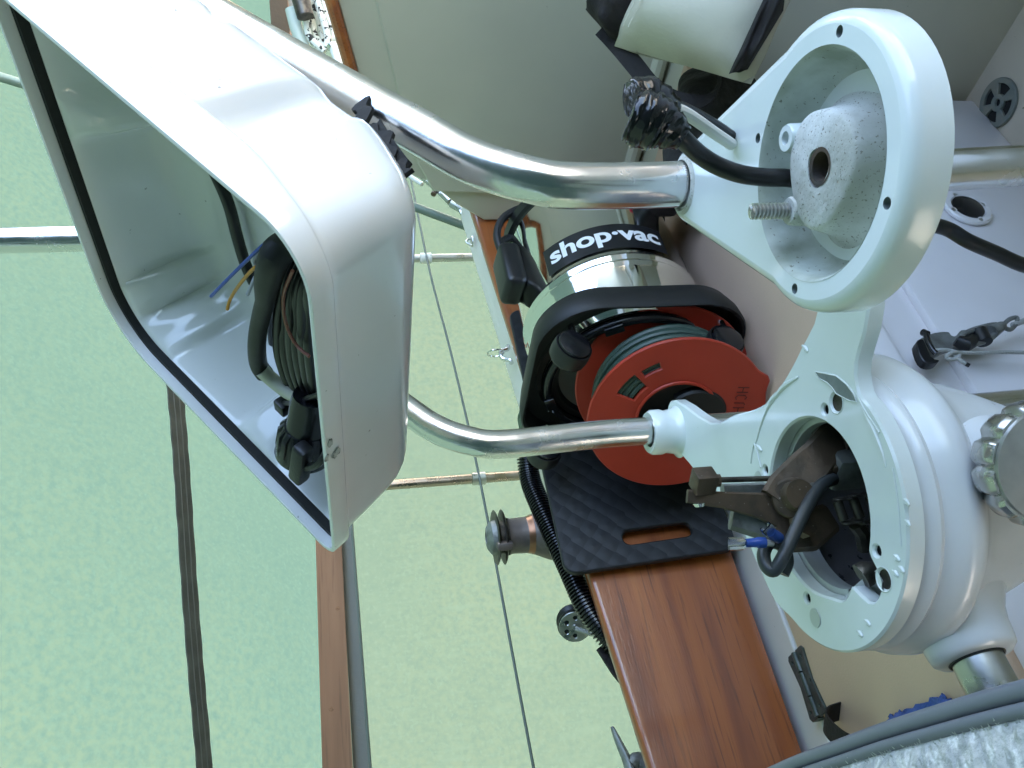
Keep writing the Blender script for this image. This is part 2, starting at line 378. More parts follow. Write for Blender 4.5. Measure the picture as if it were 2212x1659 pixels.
# ================================================================== THE SETTING
def S(name, raw, m, parent=None, sharp=35, **k):
    return link(name, mesh(*raw), m, parent, sharp=sharp, kind=None if parent is not None else 'structure', **k)
ZS, ZT, YR, YB, XB = -.05, .45, .70, 1.13, 1.32       # sole, seat, riser, teak foot, bulkhead
S('ground', box((0, 0, -1.65), (900, 900, .1)), 'gravel', sharp=None)
S('cockpit_sole', box((.1, .42, ZS-.02), (2.1, .80, .04), .0), 'sole')
S('cockpit_seat', box((.16, .9425, ZT-.04), (1.95, .485, .08), .012, 3), 'gel')
S('coaming_inside', box((.33, YB+.052, .40), (2.15, .014, .44), .0), 'gel')
S('cockpit_side', box((.1, YR+.035, .185), (2.07, .03, .46), .0), 'gel')
S('cockpit_side_panel', box((.1, YR+.014, .125), (2.05, .016, .35), .005), 'gel')
S('locker_lid', box((.33, .865, ZT+.004), (1.56, .355, .016), .006, 3), 'seat')
S('starboard_seat', box((.1, -.25, ZT-.05), (2.2, .62, .10), .012, 3), 'gel')
S('starboard_side', box((.1, .035, .175), (2.05, .03, .44), .0), 'gel')
S('starboard_coaming', box((.1, -.66, .58), (2.4, .12, .32), .03, 3), 'gel')
S('side_deck', box((.4, 1.49, .16), (5.4, .68, .06), .0), 'gel')
S('aft_deck', box((-1.15, .3, .40), (.5, 2.4, .1), .02), 'gel')
# bridge deck and the cabin's after bulkhead
S('bridge_deck', box((1.24, .35, .19), (.20, 1.55, .50), .012, 3), 'bulk')
def yz_plate(name, P, X, t, m, **k):
    return S(name, plate_raw(P, [], V(X, 0, 0), V(0, -1, 0), V(0, 0, 1), t, .004), m, **k)
def bl(Y): return 1.028-(Y-.67)*.23
PB = [(-Y, z) for Y, z in ((-1.0, .40), (1.142, .40), (1.142, .74), (1.10, .80), (1.04, .865), (1.0, bl(1.0)), (.6, bl(.6)), (.1, bl(.1)), (-.4, bl(-.1)), (-1.0, bl(.4)))]
bh = yz_plate('cabin_bulkhead', PB, XB+.012, .04, 'bulk')
PBL = [(-Y, z-.062 if z > .8 else z+.062) for Y, z in ((-.96, .40), (1.08, .40), (1.06, .79), (.97, bl(.97)), (.6, bl(.6)), (.1, bl(.1)), (-.4, bl(-.1)), (-.96, bl(.4)))]
yz_plate('cabin_bulkhead_panel', PBL, XB+.004, .012, 'bulk')
T('trim', [V(XB+.01, Y, bl(Y)+.008) for Y in (-.1, .3, .6, .8, 1.0)], .011, 'teak', bh, n=10)
S('bulkhead_fillet', tube_raw([V(XB-.006, Y, ZT+.008) for Y in (-.4, .2, .7, 1.12)], .014, 10), 'bulk')
S('seat_end_strip', box((1.185, .9, ZT+.006), (.05, .40, .010), .003), 'seat')
S('cabin_side', box((2.6, .93, .55), (2.5, .05, .62), .02), 'gel')
S('hull_topside', box((.4, 1.85, -.5), (5.6, .05, 1.35), .02), 'gel')

# ================================================================== BOAT COVER AND ITS FRAME
def tarp_sheet(x0, x1, f, nx, nz, s0, s1):
    vs, fs = [], []
    rng = np.random.RandomState(3); ph = rng.rand(8)*6.28
    for i in range(nx+1):
        for j in range(nz+1):
            x = x0+(x1-x0)*i/nx; s = s0+(s1-s0)*j/nz; y, z, nrm = f(s, x)
            w = .010*math.sin(2.3*x+ph[0]+1.7*s)+.007*math.sin(5.1*x+ph[1]-2.2*s)+.006*math.sin(4.0*s+ph[2]+x)
            vs.append(V(x, y, z)+w*nrm)
    for i in range(nx):
        for j in range(nz):
            a = i*(nz+1)+j; fs.append((a, a+nz+1, a+nz+2, a+1))
    return vs, fs
OPEN_AFT = .3                                          # the cover is open to starboard ahead of this
def zb(X): return 1.098+.012*(X-.5)+.014*max(0, X-.9)**2                      # height of the lumber rail
def wallf(s, x): return 1.96+.05*(1-s), -.35+s*(zb(x)+.365), V(0, -1, 0)
def rooff(s, x): return 1.955-s*1.45, zb(x)+.045+s*1.55, unit(V(0, -1, -.9))
def stbf(s, x): return .505-s*1.0, zb(x)+1.595-s*.25, unit(V(0, .42, -.9))
def stwf(s, x): return -.495-.6*s, zb(x)+1.345-s*(zb(x)+1.7), V(0, 1, 0)
cover = thing('boat_cover', 'pale green translucent fabric cover stretched over lumber rail beyond the lifelines', 'boat cover', V(1.2, 1.96, -.3))
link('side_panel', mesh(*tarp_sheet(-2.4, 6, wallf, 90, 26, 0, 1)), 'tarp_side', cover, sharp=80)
link('roof_panel', mesh(*tarp_sheet(-2.4, 6, rooff, 90, 36, -.012, 1)), 'tarp', cover, sharp=80)
link('roof_panel', mesh(*tarp_sheet(-2.4, 6, stbf, 60, 20, 0, 1)), 'tarp', cover, sharp=80)
link('side_panel', mesh(*tarp_sheet(-2.4, OPEN_AFT, stwf, 30, 20, 0, 1)), 'tarp', cover, sharp=80)
def end_raw(X):
    vs, fs = [], []
    def top(Y): return zb(X)+.045+(1.955-Y)*1.55/1.45 if Y > .505 else zb(X)+1.595-(.505-Y)*.25/1.0-max(0, -.495-Y)*2.2
    for i in range(31):
        Y = -1.1+3.05*i/30
        for j in range(21): z = -.35+(top(Y)+.35)*j/20; vs.append((X+.03*math.sin(3*Y+z), Y, z))
    for i in range(30):
        for j in range(20): a = i*21+j; fs.append((a, a+21, a+22, a+1))
    return vs, fs
for X in (-2.4,): link('end_panel', mesh(*end_raw(X)), 'tarp', cover, sharp=80)
def roof_pt(px, py, lift=.008):
    r = ray(px, py); best = None
    for t in np.linspace(.8, 6, 2600):
        p = CAM+r*t; s = (1.955-p[1])/1.45
        if s >= 0 and p[2] <= zb(p[0])+.045+s*1.55 and best is None: best = p
        if s < 0 and best is None: best = p-r*.002; break
    n_ = unit(V(0, -1, -.9)); return best
# seam webbing running along the roof panel
Ps = [(300, 560), (320, 700), (340, 830), (352, 950), (363, 1100), (376, 1300), (390, 1480), (406, 1660), (418, 1850)]
P = [roof_pt(x, y) for x, y in Ps]; sN = unit(V(0, -1, -.92))
P = catmull(P, 6)
def seam_w(P, hw):
    W = []
    for i in range(len(P)):
        t_ = unit(P[min(i+1, len(P)-1)]-P[max(i-1, 0)]); W.append(unit(np.cross(t_, sN))*hw*(1+.05*math.sin(i*2.1)))
    return W
P = [p+sN*.026 for p in P]
sw = link('seam_webbing', mesh(*strip_raw(P, seam_w(P, .0088), .0015)), 'seam', cover)
for k in (-.003, .003):
    W = seam_w(P, 1.); T('stitch_line', [p+w*k+sN*.0012 for p, w in zip(P, W)], .0006, 'seam2', sw, n=5)
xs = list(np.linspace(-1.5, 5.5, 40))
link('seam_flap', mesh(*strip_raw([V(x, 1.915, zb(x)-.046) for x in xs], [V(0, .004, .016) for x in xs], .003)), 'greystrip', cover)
def beam_raw():
    vs, fs = [], []
    for i, x in enumerate(xs):
        y0, z0 = 1.905, zb(x)
        for a, b in ((-.02, -.031), (.02, -.031), (.02, .031), (-.02, .031)): vs.append((x, y0+a, z0+b+.002*math.sin(x*3)))
    for i in range(len(xs)-1):
        for k in range(4): fs.append((4*i+k, 4*i+(k+1) % 4, 4*i+4+(k+1) % 4, 4*i+4+k))
    fs += [(0, 1, 2, 3), tuple(4*(len(xs)-1)+k for k in range(4))]; return vs, fs
bm_ = link('lumber_rail', mesh(*beam_raw()), 'lumber', label='long brown lumber rail with knots running along the green cover', cat='lumber rail', loc=V(.5, 1.905, 1.07))
KM = mat('knot_wood', (.13, .065, .03), .8, var=(200, (.2, .1, .05), .4, .6))
for X, dz in ((.60, .010), (.83, -.014), (.47, -.004)):
    link('knot', mesh(*lathe_raw([(0, .0008), (.0025+.004*random.random(), .0006), (.0085, -.001)], V(X, 1.885, zb(X)+dz), V(0, -1, 0), 12)), KM, bm_)
# lifelines and stanchions
YL = 1.75
stA, stB = thing('stanchion', 'stainless lifeline stanchion with a small ring near the seizing, by the cleaning tank', 'stanchion', V(1.87, YL, .19), 'lifeline stanchions'), \
           thing('stanchion', 'stainless lifeline stanchion with an orange sheen standing behind the winch', 'stanchion', V(1.075, YL, .19), 'lifeline stanchions')
MT_COPPER = steel('brownish_stainless', .25, (.42, .34, .28))
lowA, lowB = PY(920, 558, YL), PY(1035, 1040, YL)
for st, X, lp, dx in ((stA, 1.872, lowA, .0), (stB, 1.075, lowB, .0)):
    T('post', [V(X, YL, .19), V(X, YL, .7), V(X, YL, 1.075)], .0125, 'steel_dull' if st is stA else MT_COPPER, st, n=16)
    Lz('base', [(0, 0), (.035, 0), (.035, .008), (.018, .02), (.016, .05), (0, .05)], V(X, YL, .19), EZ, 'steel_dull', st, 20)
    Lz('collar', [(.0125, -.018), (.0165, -.016), (.0165, .016), (.0125, .018)], V(X, YL, lp[2]), EZ, 'pvc' if st is stA else 'steel_dull', st, 16)
    Lz('cap', [(.0135, -.01), (.0135, .004), (.009, .01), (0, .011)], V(X, YL, 1.075), EZ, 'steel_dull', st, 16)
T('lower_lifeline', [PY(862, 250, YL), lowA+V(0, -.014, 0), (lowA+lowB)/2+V(0, -.014, -.004), lowB+V(0, -.014, 0), PY(1122, 1509, YL)+V(0, -.014, 0), PY(1170, 1750, YL)], .0032, 'wire', n=8,
  label='thin lower lifeline wire passing just above the winch', cat='lifeline', sub=4)
u0, u1 = PY(765, 1200, YL), PY(800, 1659, YL)
T('upper_lifeline', [u0+(u0-u1)*4, u0+V(0, -.014, .0), u1, u1+(u1-u0)*1.5], .0032, 'wire', n=8, label='thin upper lifeline wire running just below the lumber rail', cat='lifeline', sub=3)
# grey frame pole leaning across the tarp
T('cover_pole', [PY(1034, 499, 1.42), PY(885, 443, 1.39), PY(400, 290, 1.30), PY(0, 166, 1.22), PY(-330, 62, 1.16)], .0115, mat('grey_green_pole', (.16, .21, .18), .4, .3), n=14,
  label='slanting dark grey green pole rising from the coaming in front of the cover', cat='pole')

# ================================================================== COAMING
def ztop(X): return .652+.079*X
def teak_raw():
    vs, fs = [], []; X = np.linspace(-.75, 1.42, 30); r = .009
    for x in X:
        zt = ztop(x); y0b, y0t, th = YB, YB+.018, .024
        prof = [(y0b, ZT+.012), (y0t, zt-r)] + [(y0t+r-r*math.cos(a), zt-r+r*math.sin(a)) for a in np.radians([25, 50, 75, 90])] + \
               [(y0t+th-r+r*math.sin(a), zt-r+r*math.cos(a)) for a in np.radians([10, 40, 70, 90])] + [(y0b+th, ZT+.012)]
        n = len(prof); vs += [(x, y, z) for y, z in prof]
    for i in range(len(X)-1):
        for k in range(n): fs.append((n*i+k, n*i+(k+1) % n, n*i+n+(k+1) % n, n*i+n+k))
    fs += [tuple(range(n)), tuple(n*(len(X)-1)+k for k in range(n))]; return vs, fs
teak = link('coaming_board', mesh(*teak_raw()), 'teak', label='glossy varnished reddish teak coaming board along the back of the seat', cat='coaming', loc=V(.4, YB, ZT))
def isl():
    vs, fs = [], []; X = np.linspace(.60, 1.5, 14)
    for x in X:
        zt = ztop(x)-.012; y0 = YB+.048; y1 = 1.315
        prof = [(y0, .2), (y0, zt)]+[(y1-.045+.045*math.sin(a), zt-.045+.045*math.cos(a)) for a in np.radians([0, 22, 45, 68, 90])]+[(y1+.03, .2)]
        n = len(prof); vs += [(x, y, z) for y, z in prof]
    for i in range(len(X)-1):
        for k in range(n): fs.append((n*i+k, n*i+(k+1) % n, n*i+n+(k+1) % n, n*i+n+k))
    fs += [tuple(range(n)), tuple(n*(len(X)-1)+k for k in range(n))]; return vs, fs
S('coaming_moulding', isl(), 'gel', sharp=50)
# snap stud on the teak, eye strap and ring on the moulding
def teak_face(px, py, lift=0.):          # sight line against the leaning teak face
    r = ray(px, py)
    for t in np.linspace(.6, 2.4, 1800):
        p = CAM+r*t
        if p[1] >= YB+.018*(p[2]-ZT)/.23-lift: return p
p = teak_face(1078, 590)
sn = thing('snap_stud', 'small bright canvas snap stud screwed to the teak near the white moulding', 'snap fastener', p)
Lz('plate', [(0, .003), (.006, .003), (.0085, 0), (0, 0)], p, V(0, -1, .05), 'steel', sn, 20); Lz('stud', [(.003, .002), (.003, .006), (.0045, .008), (.003, .010), (0, .0105)], p, V(0, -1, .05), 'steel_dull', sn, 14)
p = V(1.01, 1.20, ztop(1.01)-.004)
es = thing('eye_strap', 'polished eye strap with a split ring on the white coaming moulding', 'eye strap', p)
T('strap', [p+V(-.022, 0, .002), p+V(-.014, 0, .004), p+V(-.008, 0, .018), p+V(.008, 0, .018), p+V(.014, 0, .004), p+V(.022, 0, .002)], .0045, 'steel', es, n=8, sub=4)
T('ring', [p+V(.004*math.cos(a), .015*math.cos(a)-.006, .03+.016*math.sin(a)) for a in np.linspace(0, 6.28, 20)[:-1]], .0018, 'steel', es, n=6, closed=True)
p2 = V(1.36, 1.225, ztop(1.36)-.006)
e2 = thing('pad_eye', 'tiny wire loop eye on the moulding beside the stanchion', 'pad eye', p2)
T('loop', [p2+V(.01*math.cos(a), 0, .014*math.sin(a)) for a in np.linspace(0, math.pi, 10)], .002, 'steel_dull', e2, n=6)
Lz('foot', [(0, .003), (.012, .003), (.013, 0), (0, 0)], p2, EZ, 'steel_dull', e2, 14)
# loops of thin line lying round the moulding
for k in range(3):
    c = V(.885-.012*k, 1.225, ztop(.885)-.03)
    if k == 0: lp = thing('line_loops', 'thin grey green line looped round the white moulding behind the cleaner base', 'line', c)
    T('loop', [c+V(.004*math.sin(2*a), .07*math.cos(a), .036*math.sin(a)) for a in np.linspace(-.3, 3.5, 16)], .003, 'rope_green', lp, n=7)
# turnbuckle and toggle at the end of the boards
tb = thing('turnbuckle', 'tarnished toggle and turnbuckle hooked at the forward end of the teak board', 'turnbuckle', PY(1000, 455, 1.30))
def tb_(name, a, b, r, m='steel_dull'): return T(name, [PY(*a, 1.33), PY(*b, 1.33)], r, m, tb, n=10)
tb_('barrel', (905, 378), (948, 412), [.006, .011, .011, .008]); tb_('jaw', (940, 402), (972, 436), .009); tb_('pin', (936, 420), (948, 396), .007, 'bronze')
tb_('jaw', (950, 418), (990, 440), .0065); tb_('hook', (975, 440), (1000, 455), [.01, .008]); T('toe', [PY(994, 455, 1.33), PY(1003, 468, 1.33), PY(1020, 462, 1.33), PY(1024, 448, 1.33)], .005, 'steel_dull', tb, n=8, sub=4)
tb_('clevis', (872, 372), (912, 398), .006, 'pvc')

# winch on the moulding
W0 = V(.655, 1.262, ztop(.655)-.012)
wi = thing('winch', 'tarnished bronze self tailing winch standing on the coaming', 'winch', W0)
Lz('base', [(0, 0), (.054, 0), (.054, .006), (.047, .016), (.044, .022), (.035, .026)], W0, EZ, 'winch', wi, 40)
Lz('drum', [(.046, .020), (.042, .03), (.034, .048), (.031, .055), (.030, .085), (.032, .092)], W0, EZ, 'winch', wi, 40)
Lz('band', [(.0345, .049), (.0325, .054), (.0315, .058), (.0305, .060)], W0, EZ, mat('polished_bronze_band', (.26, .13, .075), .3, .8), wi, 40)
for h in (.094, .107):
    Lz('jaw_disc', [(.022, h-.002), (.044, h+.004), (.047, h+.006), (.044, h+.0075), (.022, h+.005)], W0, EZ, 'steel_dark', wi, 40)
Lz('jaw_core', [(.028, .088), (.028, .114), (0, .114)], W0, EZ, 'steel_dark', wi, 24)
link('stripper_arm', mesh(*box_raw(W0+V(-.03, -.026, .104), unit(V(-.7, -.7, 0)), unit(V(.7, -.7, 0)), EZ, (.018, .014, .028), .004)), 'winch', wi)
Lz('top_cap', [(.030, .113), (.028, .121), (.020, .127), (.010, .129), (.010, .126), (0, .126)], W0, EZ, 'castgrey', wi, 32)

# corrugated hose lying on top of the coaming behind the teak
hp = [V(.83, 1.175, ztop(.83)-.03), V(.80, 1.19, ztop(.8)+.015), V(.74, 1.215, ztop(.74)+.025), V(.66, 1.205, ztop(.66)+.022), V(.56, 1.195, ztop(.56)+.012), V(.48, 1.192, ztop(.48)+.002), V(.43, 1.195, ztop(.43)-.020), V(.39, 1.20, ztop(.39)-.06), V(.37, 1.205, ztop(.37)-.11)]
HP = catmull(hp, 40); 
d = np.r_[0, np.cumsum([np.linalg.norm(HP[i+1]-HP[i]) for i in range(len(HP)-1)])]
N = 620; HPr = [V(*[np.interp(s, d, [p[k] for p in HP]) for k in range(3)]) for s in np.linspace(0, d[-1], N)]
Rr = [.0165+.0022*(1 if (i % 6) in (0, 1, 2) else -1) for i in range(N)]
vs, fs = tube_raw(HPr, .0165, 16); 
for i in range(N):
    for k in range(16): vs[i*16+k] = HPr[i]+(vs[i*16+k]-HPr[i])*(Rr[i]/.0165)
hose = thing('vacuum_hose', 'black corrugated hose snaking along behind the top of the teak board', 'hose', hp[4])
link('hose', mesh(vs, fs), 'blackgl', hose, sharp=50)
# black pulley wheel and fabric tab behind the board
def aft_pulley():
    c = PY(1240, 1345, 1.30); ax = unit(V(-.75, -.64, .15))
    o = thing('sheave_block', 'black grooved sheave with a drilled metal cheek lying behind the teak board', 'block', c)
    Lz('sheave', [(0, -.012), (.028, -.012), (.029, -.008), (.022, 0), (.029, .008), (.028, .012), (0, .012)], c, ax, 'blackpl', o, 32)
    u, v = perp(ax)
    holes = [circ((.016*math.cos(a), .016*math.sin(a)), .0042, 12) for a in np.arange(6)*math.pi/3]
    link('cheek', mesh(*plate_raw(circ((0, 0), .027, 36), holes, c+ax*.0155, u, v, .003, .0006)), 'steel_dull', o)
    T('rope_tail', [c+V(0, .0, .0)+ax*.02, c+V(-.03, -.02, -.02), c+V(-.05, -.05, -.09)], .004, 'rope_grey', o, n=8)
    Lz('axle', [(0, .019), (.005, .019), (.006, .014)], c, ax, 'steel_dull', o, 14)
aft_pulley()
q = [PY(1290, 1402, 1.21), PY(1312, 1383, 1.21), PY(1345, 1425, 1.21), PY(1352, 1490, 1.21), PY(1322, 1452, 1.21)]
ft = q[0]*0+(q[0]+q[2])/2
tab = [(np.dot(a-ft, EX), np.dot(a-ft, EZ)) for a in q]
link('fabric_tab', mesh(*plate_raw(tab, [], ft, EX, EZ, .006, .001)), 'darkcloth', label='dark fabric tab sticking up from behind the teak board', cat='fabric tab', loc=ft)
cl = thing('cleat', 'dark metal horn cleat standing behind the aft end of the teak board', 'cleat', PY(1390, 1659, 1.24))
T('horn', [PY(1322, 1570, 1.24), PY(1335, 1600, 1.24), PY(1357, 1650, 1.24), PY(1375, 1720, 1.24)], [.003, .0065, .009, .011], 'castgrey', cl, n=12, sub=5, flat=.8)
T('foot', [PY(1362, 1652, 1.24), PY(1378, 1640, 1.24), PY(1398, 1660, 1.24), PY(1410, 1700, 1.24)], [.010, .011, .012], 'castgrey', cl, n=12, sub=4)
# hinge on the locker lid
hc = V(.29, 1.047, ZT+.012); hg = thing('locker_hinge', 'dark bronze butt hinge joining the beige locker lid to the white seat edge', 'hinge', hc)
hm = mat('dark_hinge_bronze', (.06, .07, .065), .45, .6, bump=(140, .3), var=(60, (.1, .11, .1), .45, .65))
lf = [(-.044, .001), (-.044, .018), (-.039, .0225), (-.024, .020), (0, .0165), (.024, .020), (.039, .0225), (.044, .018), (.044, .001)]
link('leaf', mesh(*plate_raw(lf, [circ((x, .013), .0022, 10) for x in (-.033, .033)], hc+V(0, .002, .003), EX, EY, .014, .0008)), hm, hg)
link('leaf', mesh(*plate_raw([(x, -y) for x, y in lf], [circ((x, -.012), .0022, 10) for x in (-.033, 0, .033)], hc+V(0, -.002, .003), EX, EY, .004, .0008)), hm, hg)
for a, b in ((-.042, -.018), (-.016, .014), (.016, .042)): T('knuckle', [hc+V(a, 0, .003), hc+V(b, 0, .003)], .0042, hm, hg, n=14)
S('lid_gutter', tube_raw([V(-.5, 1.066, ZT+.001), V(.3, 1.066, ZT+.001), V(1.1, 1.066, ZT+.001)], .0035, 8), 'gel')

# ================================================================== PEDESTAL GUARD
GX, GU, GL = .352, .278, .597
def leg(Y): return [V(GX+.074, Y, ZS), V(GX+.045, Y, .3), V(GX+.02, Y, .6), V(GX+.004, Y, .80), V(GX, Y, .905), V(GX+.006, Y, .938), V(GX+.022, Y, .967), V(GX+.05, Y, .995), V(.48, Y, 1.072), V(.575, Y, 1.162), V(.603, Y, 1.19), V(.622, Y, 1.222), V(.628, Y, 1.258), V(.628, Y, 1.36), V(.628, Y, 1.5)]
def fix(P, sx): return [V(p[0]+sx, p[1], p[2]) for p in P]
A_, B_ = leg(GU), fix([V(GX+.02, GL, ZS), V(GX+.012, GL, .3), V(GX+.004, GL, .6)]+leg(GL)[3:], .048)
mid = [V(.63, GU+.02, 1.58), V(.64, GU+.09, 1.63), V(.65, (GU+GL)/2, 1.64), V(.66, GL-.09, 1.63), V(.668, GL-.02, 1.58)]
guard = thing('pedestal_guard', 'polished stainless tube guard with two legs bending forward behind the white instrument housing', 'pedestal guard', V(GX, (GU+GL)/2, ZS))
T('tube', A_+mid+B_[::-1], .0127, 'steel', guard, n=28, sub=7)
for p in (A_[0], B_[0]): Lz('foot', [(0, 0), (.034, 0), (.034, .006), (.018, .014), (.0135, .03)], p, EZ, 'steel', guard, 28)
# torn black tape where the housing touches the tube
tp = thing('torn_tape', 'scrap of torn black sticky tape between the housing and the thick near tube', 'tape', PY(825, 300, GU))
def on_tube(px, py, off=.0135): p = PY(px, py, GU); return p-unit(ray(px, py))*off
pts = [(781, 222), (786, 245), (800, 275), (824, 300), (845, 330), (862, 358), (871, 384)]
PP = catmull([on_tube(*p) for p in pts], 5)
link('strip', mesh(*strip_raw(PP, [unit(ROT@V(.8, -.6, 0))*(.0034+.0022*math.sin(i*1.3)+.0018*math.sin(i*.5)) for i in range(len(PP))], .003)), 'gasket', tp)
PP = catmull([on_tube(808, 282, .0115), on_tube(838, 318, .0125), on_tube(870, 350, .0125), on_tube(888, 360, .011)], 5)
link('strip', mesh(*strip_raw(PP, [unit(ROT@V(.5, -.8, 0))*(.006*(1-i/len(PP))+.001) for i in range(len(PP))], .002)), 'gasket', tp)

# ================================================================== STEERING PEDESTAL
FC = V(.232, .442, .746)                                   # centre of the round flange
ped = thing('steering_pedestal', 'white enamelled steering pedestal with open round top and scalloped knob on its side', 'pedestal', V(FC[0], FC[1], ZS))
prof = [(.0795, -.012), (.088, -.0125), (.0915, -.016), (.0925, -.020), (.090, -.024), (.0925, -.028), (.0965, -.034), (.0975, -.042), (.0945, -.048), (.088, -.054), (.0835, -.060), (.0795, -.070), (.0745, -.092), (.0675, -.113), (.0565, -.143), (.0505, -.169), (.047, -.25), (.046, -.5), (.052, -.68), (.075, -.76), (.085, -.79), (.085, -.7955)]
vs, fs = lathe_raw(prof, FC, EZ, 96)
link('body', mesh(vs, fs), 'paint_body', ped, sharp=40)
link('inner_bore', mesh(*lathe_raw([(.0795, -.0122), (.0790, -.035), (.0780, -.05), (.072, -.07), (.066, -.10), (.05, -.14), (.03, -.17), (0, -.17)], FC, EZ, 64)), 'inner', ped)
# shaft housing pointing aft and the wheel shaft
SA = unit(V(-1, -.02, 0)); S0 = V(.162, .446, .684)
link('shaft_housing', mesh(*lathe_raw([(.058, -.014), (.049, -.008), (.041, -.003), (.034, .004), (.0285, .014), (.0262, .022), (.0255, .030), (.0245, .0345), (.0215, .037), (.0165, .0375), (.016, .034), (0, .034)], S0, SA, 64)), 'paint_body', ped, sharp=40)
link('seal', mesh(*lathe_raw([(.0166, .0372), (.0164, .0384), (.0156, .0386), (.0150, .037)], S0, SA, 40)), 'rubber', ped)
link('wheel_shaft', mesh(*lathe_raw([(.0148, .03), (.0148, .062), (.0135, .064), (.0135, .09), (.011, .093), (0, .093)], S0, SA, 40)), 'steel_dull', ped)
# scalloped brake knob
KA = unit(V(-.62, -.77, .12)); K0 = V(.203, .352, .676)
ku, kv = perp(KA); MT_KNOB = steel('worn_knob_rim', .22, (.5, .49, .47))
def knob_outline(r, n=120, lobes=12, depth=.0032):
    return [((r-depth*max(0, math.cos(lobes*a))**2)*math.cos(a), (r-depth*max(0, math.cos(lobes*a))**2)*math.sin(a)) for a in np.linspace(0, 2*math.pi, n+1)[:-1]]
def stack_raw(loops, o, u, v, w, caps=True):
    vs, fs = [], []; n = len(loops[0][0])
    for L, h in loops: vs += [o+u*p[0]+v*p[1]+w*h for p in L]
    for i in range(len(loops)-1):
        for k in range(n): fs.append((i*n+k, i*n+(k+1) % n, (i+1)*n+(k+1) % n, (i+1)*n+k))
    if caps: fs += [tuple(range(n)), tuple((len(loops)-1)*n+k for k in range(n))]
    return vs, fs
kn = link('brake_knob', mesh(*stack_raw([(knob_outline(.028), -.004), (knob_outline(.0325), 0), (knob_outline(.0345), .005), (knob_outline(.0345), .013), (knob_outline(.0338, depth=.0040), .0155), (knob_outline(.0322, depth=.0030), .0178)], K0+KA*.012, ku, kv, KA)), MT_KNOB, ped, sharp=50)
link('face', mesh(*lathe_raw([(.0308, .0172), (.0300, .0196), (.014, .0208), (0, .0209)], K0+KA*.012, KA, 40)), mat('worn_knob_face', (.42, .42, .41), .38, .85, bump=(200, .1), var=(35, (.3, .3, .29), .45, .65)), kn)
link('collar', mesh(*lathe_raw([(.024, -.022), (.019, -.006), (.016, .002), (.012, .006), (.012, .02)], K0, KA, 40)), 'paint_body', ped)

# top plate: round flange with two arms reaching the guard legs
def lobe(c, r, a): return (c[0]+r*math.cos(math.radians(a)), c[1]+r*math.sin(math.radians(a)))
c0 = (0., 0.); tu = (GX-FC[0], GU-FC[1]); tl = (GX+.05-FC[0], GL-FC[1])
R_ = .0915
out = [lobe(c0, R_, a) for a in range(118, 294, 8)]
out += [(.040, -.098), (.055, -.128), (tu[0]-.018, tu[1]-.010), (tu[0]+.0, tu[1]-.026), (tu[0]+.020, tu[1]-.012), (tu[0]+.012, tu[1]+.035), (.092, -.092), (.086, -.060), (.084, -.030), (.087, 0.), (.095, .022), (.112, .052), (.132, .090), (tl[0]+.022, tl[1]-.018), (tl[0]+.026, tl[1]+.004), (tl[0]+.012, tl[1]+.022), (tl[0]-.010, tl[1]+.020), (tl[0]-.026, tl[1]+.004), (.098, .134), (.060, .110), (.030, .102), (0., .098), (-.024, .094)]
out = smooth2(out, 3)
hole = []
for a in np.linspace(0, 360, 121)[:-1]:
    r = .0575
    d_ = (a-197+180) % 360-180                               # deep scallop in the rim, aft starboard side
    r += .0185*math.exp(-(d_/11.5)**4)+.0035*math.exp(-((a-168)/9)**2)-.002*math.exp(-((a-182)/3)**2)
    hole.append(lobe(c0, r, a))
BA = [math.degrees(math.atan2(q[1]-FC[1], q[0]-FC[0])) for q in (PZ(1781, 885, .746), PZ(1655, 1016.6, .746), PZ(1743, 1292, .746), PZ(1896, 1192, .746))]
bolts = [lobe(c0, .0655, a) for a in BA]
big = [lobe(c0, .0745, BA[0]-9), lobe(c0, .0735, BA[1]+8), lobe(c0, .0745, BA[2]+9), lobe(c0, .0760, BA[3]-10)]
holes = [hole]+[circ(b, .0032, 14) for b in bolts]+[circ(big[0], .0056, 18), circ(big[3], .0056, 18)]
pl = thing('guard_plate', 'flat white painted plate with chipped paint joining the pedestal top to both guard legs', 'plate', FC)
link('plate', mesh(*plate_raw(out, holes, FC, EX, EY, .0105, .0014)), 'paint', pl, sharp=30)
for c_ in (big[0], big[3]):
    link('countersink', mesh(*lathe_raw([(.0076, .0002), (.0070, .0005), (.0057, -.0008), (.0055, -.002)], FC+V(*c_, 0), EZ, 24)), 'paint', pl); link('recess', mesh(*lathe_raw([(.0057, -.0010), (.003, -.0026), (0, -.0030)], FC+V(*c_, 0), EZ, 20)), 'steel_dark', pl)
for c_ in bolts: link('bolt_hole', mesh(*lathe_raw([(.0031, -.0025), (.0028, -.006), (0, -.006)], FC+V(*c_, 0), EZ, 14)), 'dark', pl)
for c_ in (big[1], big[2]): link('screw_plug', mesh(*lathe_raw([(.0064, -.0005), (.0062, .0006), (0, .0009)], FC+V(*c_, 0), EZ, 20)), 'edge_alu', pl)
# machined rim seen inside the hole
def arc_lathe(prof, o, a0, a1, n=48):
    vs = [o+V(r*math.cos(a), r*math.sin(a), h) for r, h in prof for a in np.linspace(a0, a1, n)]
    return vs, [(i*n+k, i*n+k+1, i*n+n+k+1, i*n+n+k) for i in range(len(prof)-1) for k in range(n-1)]
link('hole_rim', mesh(*arc_lathe([(.0795, -.0109), (.0575, -.0112), (.0540, -.0118), (.0535, -.0175), (.0560, -.018), (.0555, -.026), (.0790, -.0265)], FC, math.radians(-118), math.radians(158))), 'edge_alu', pl)
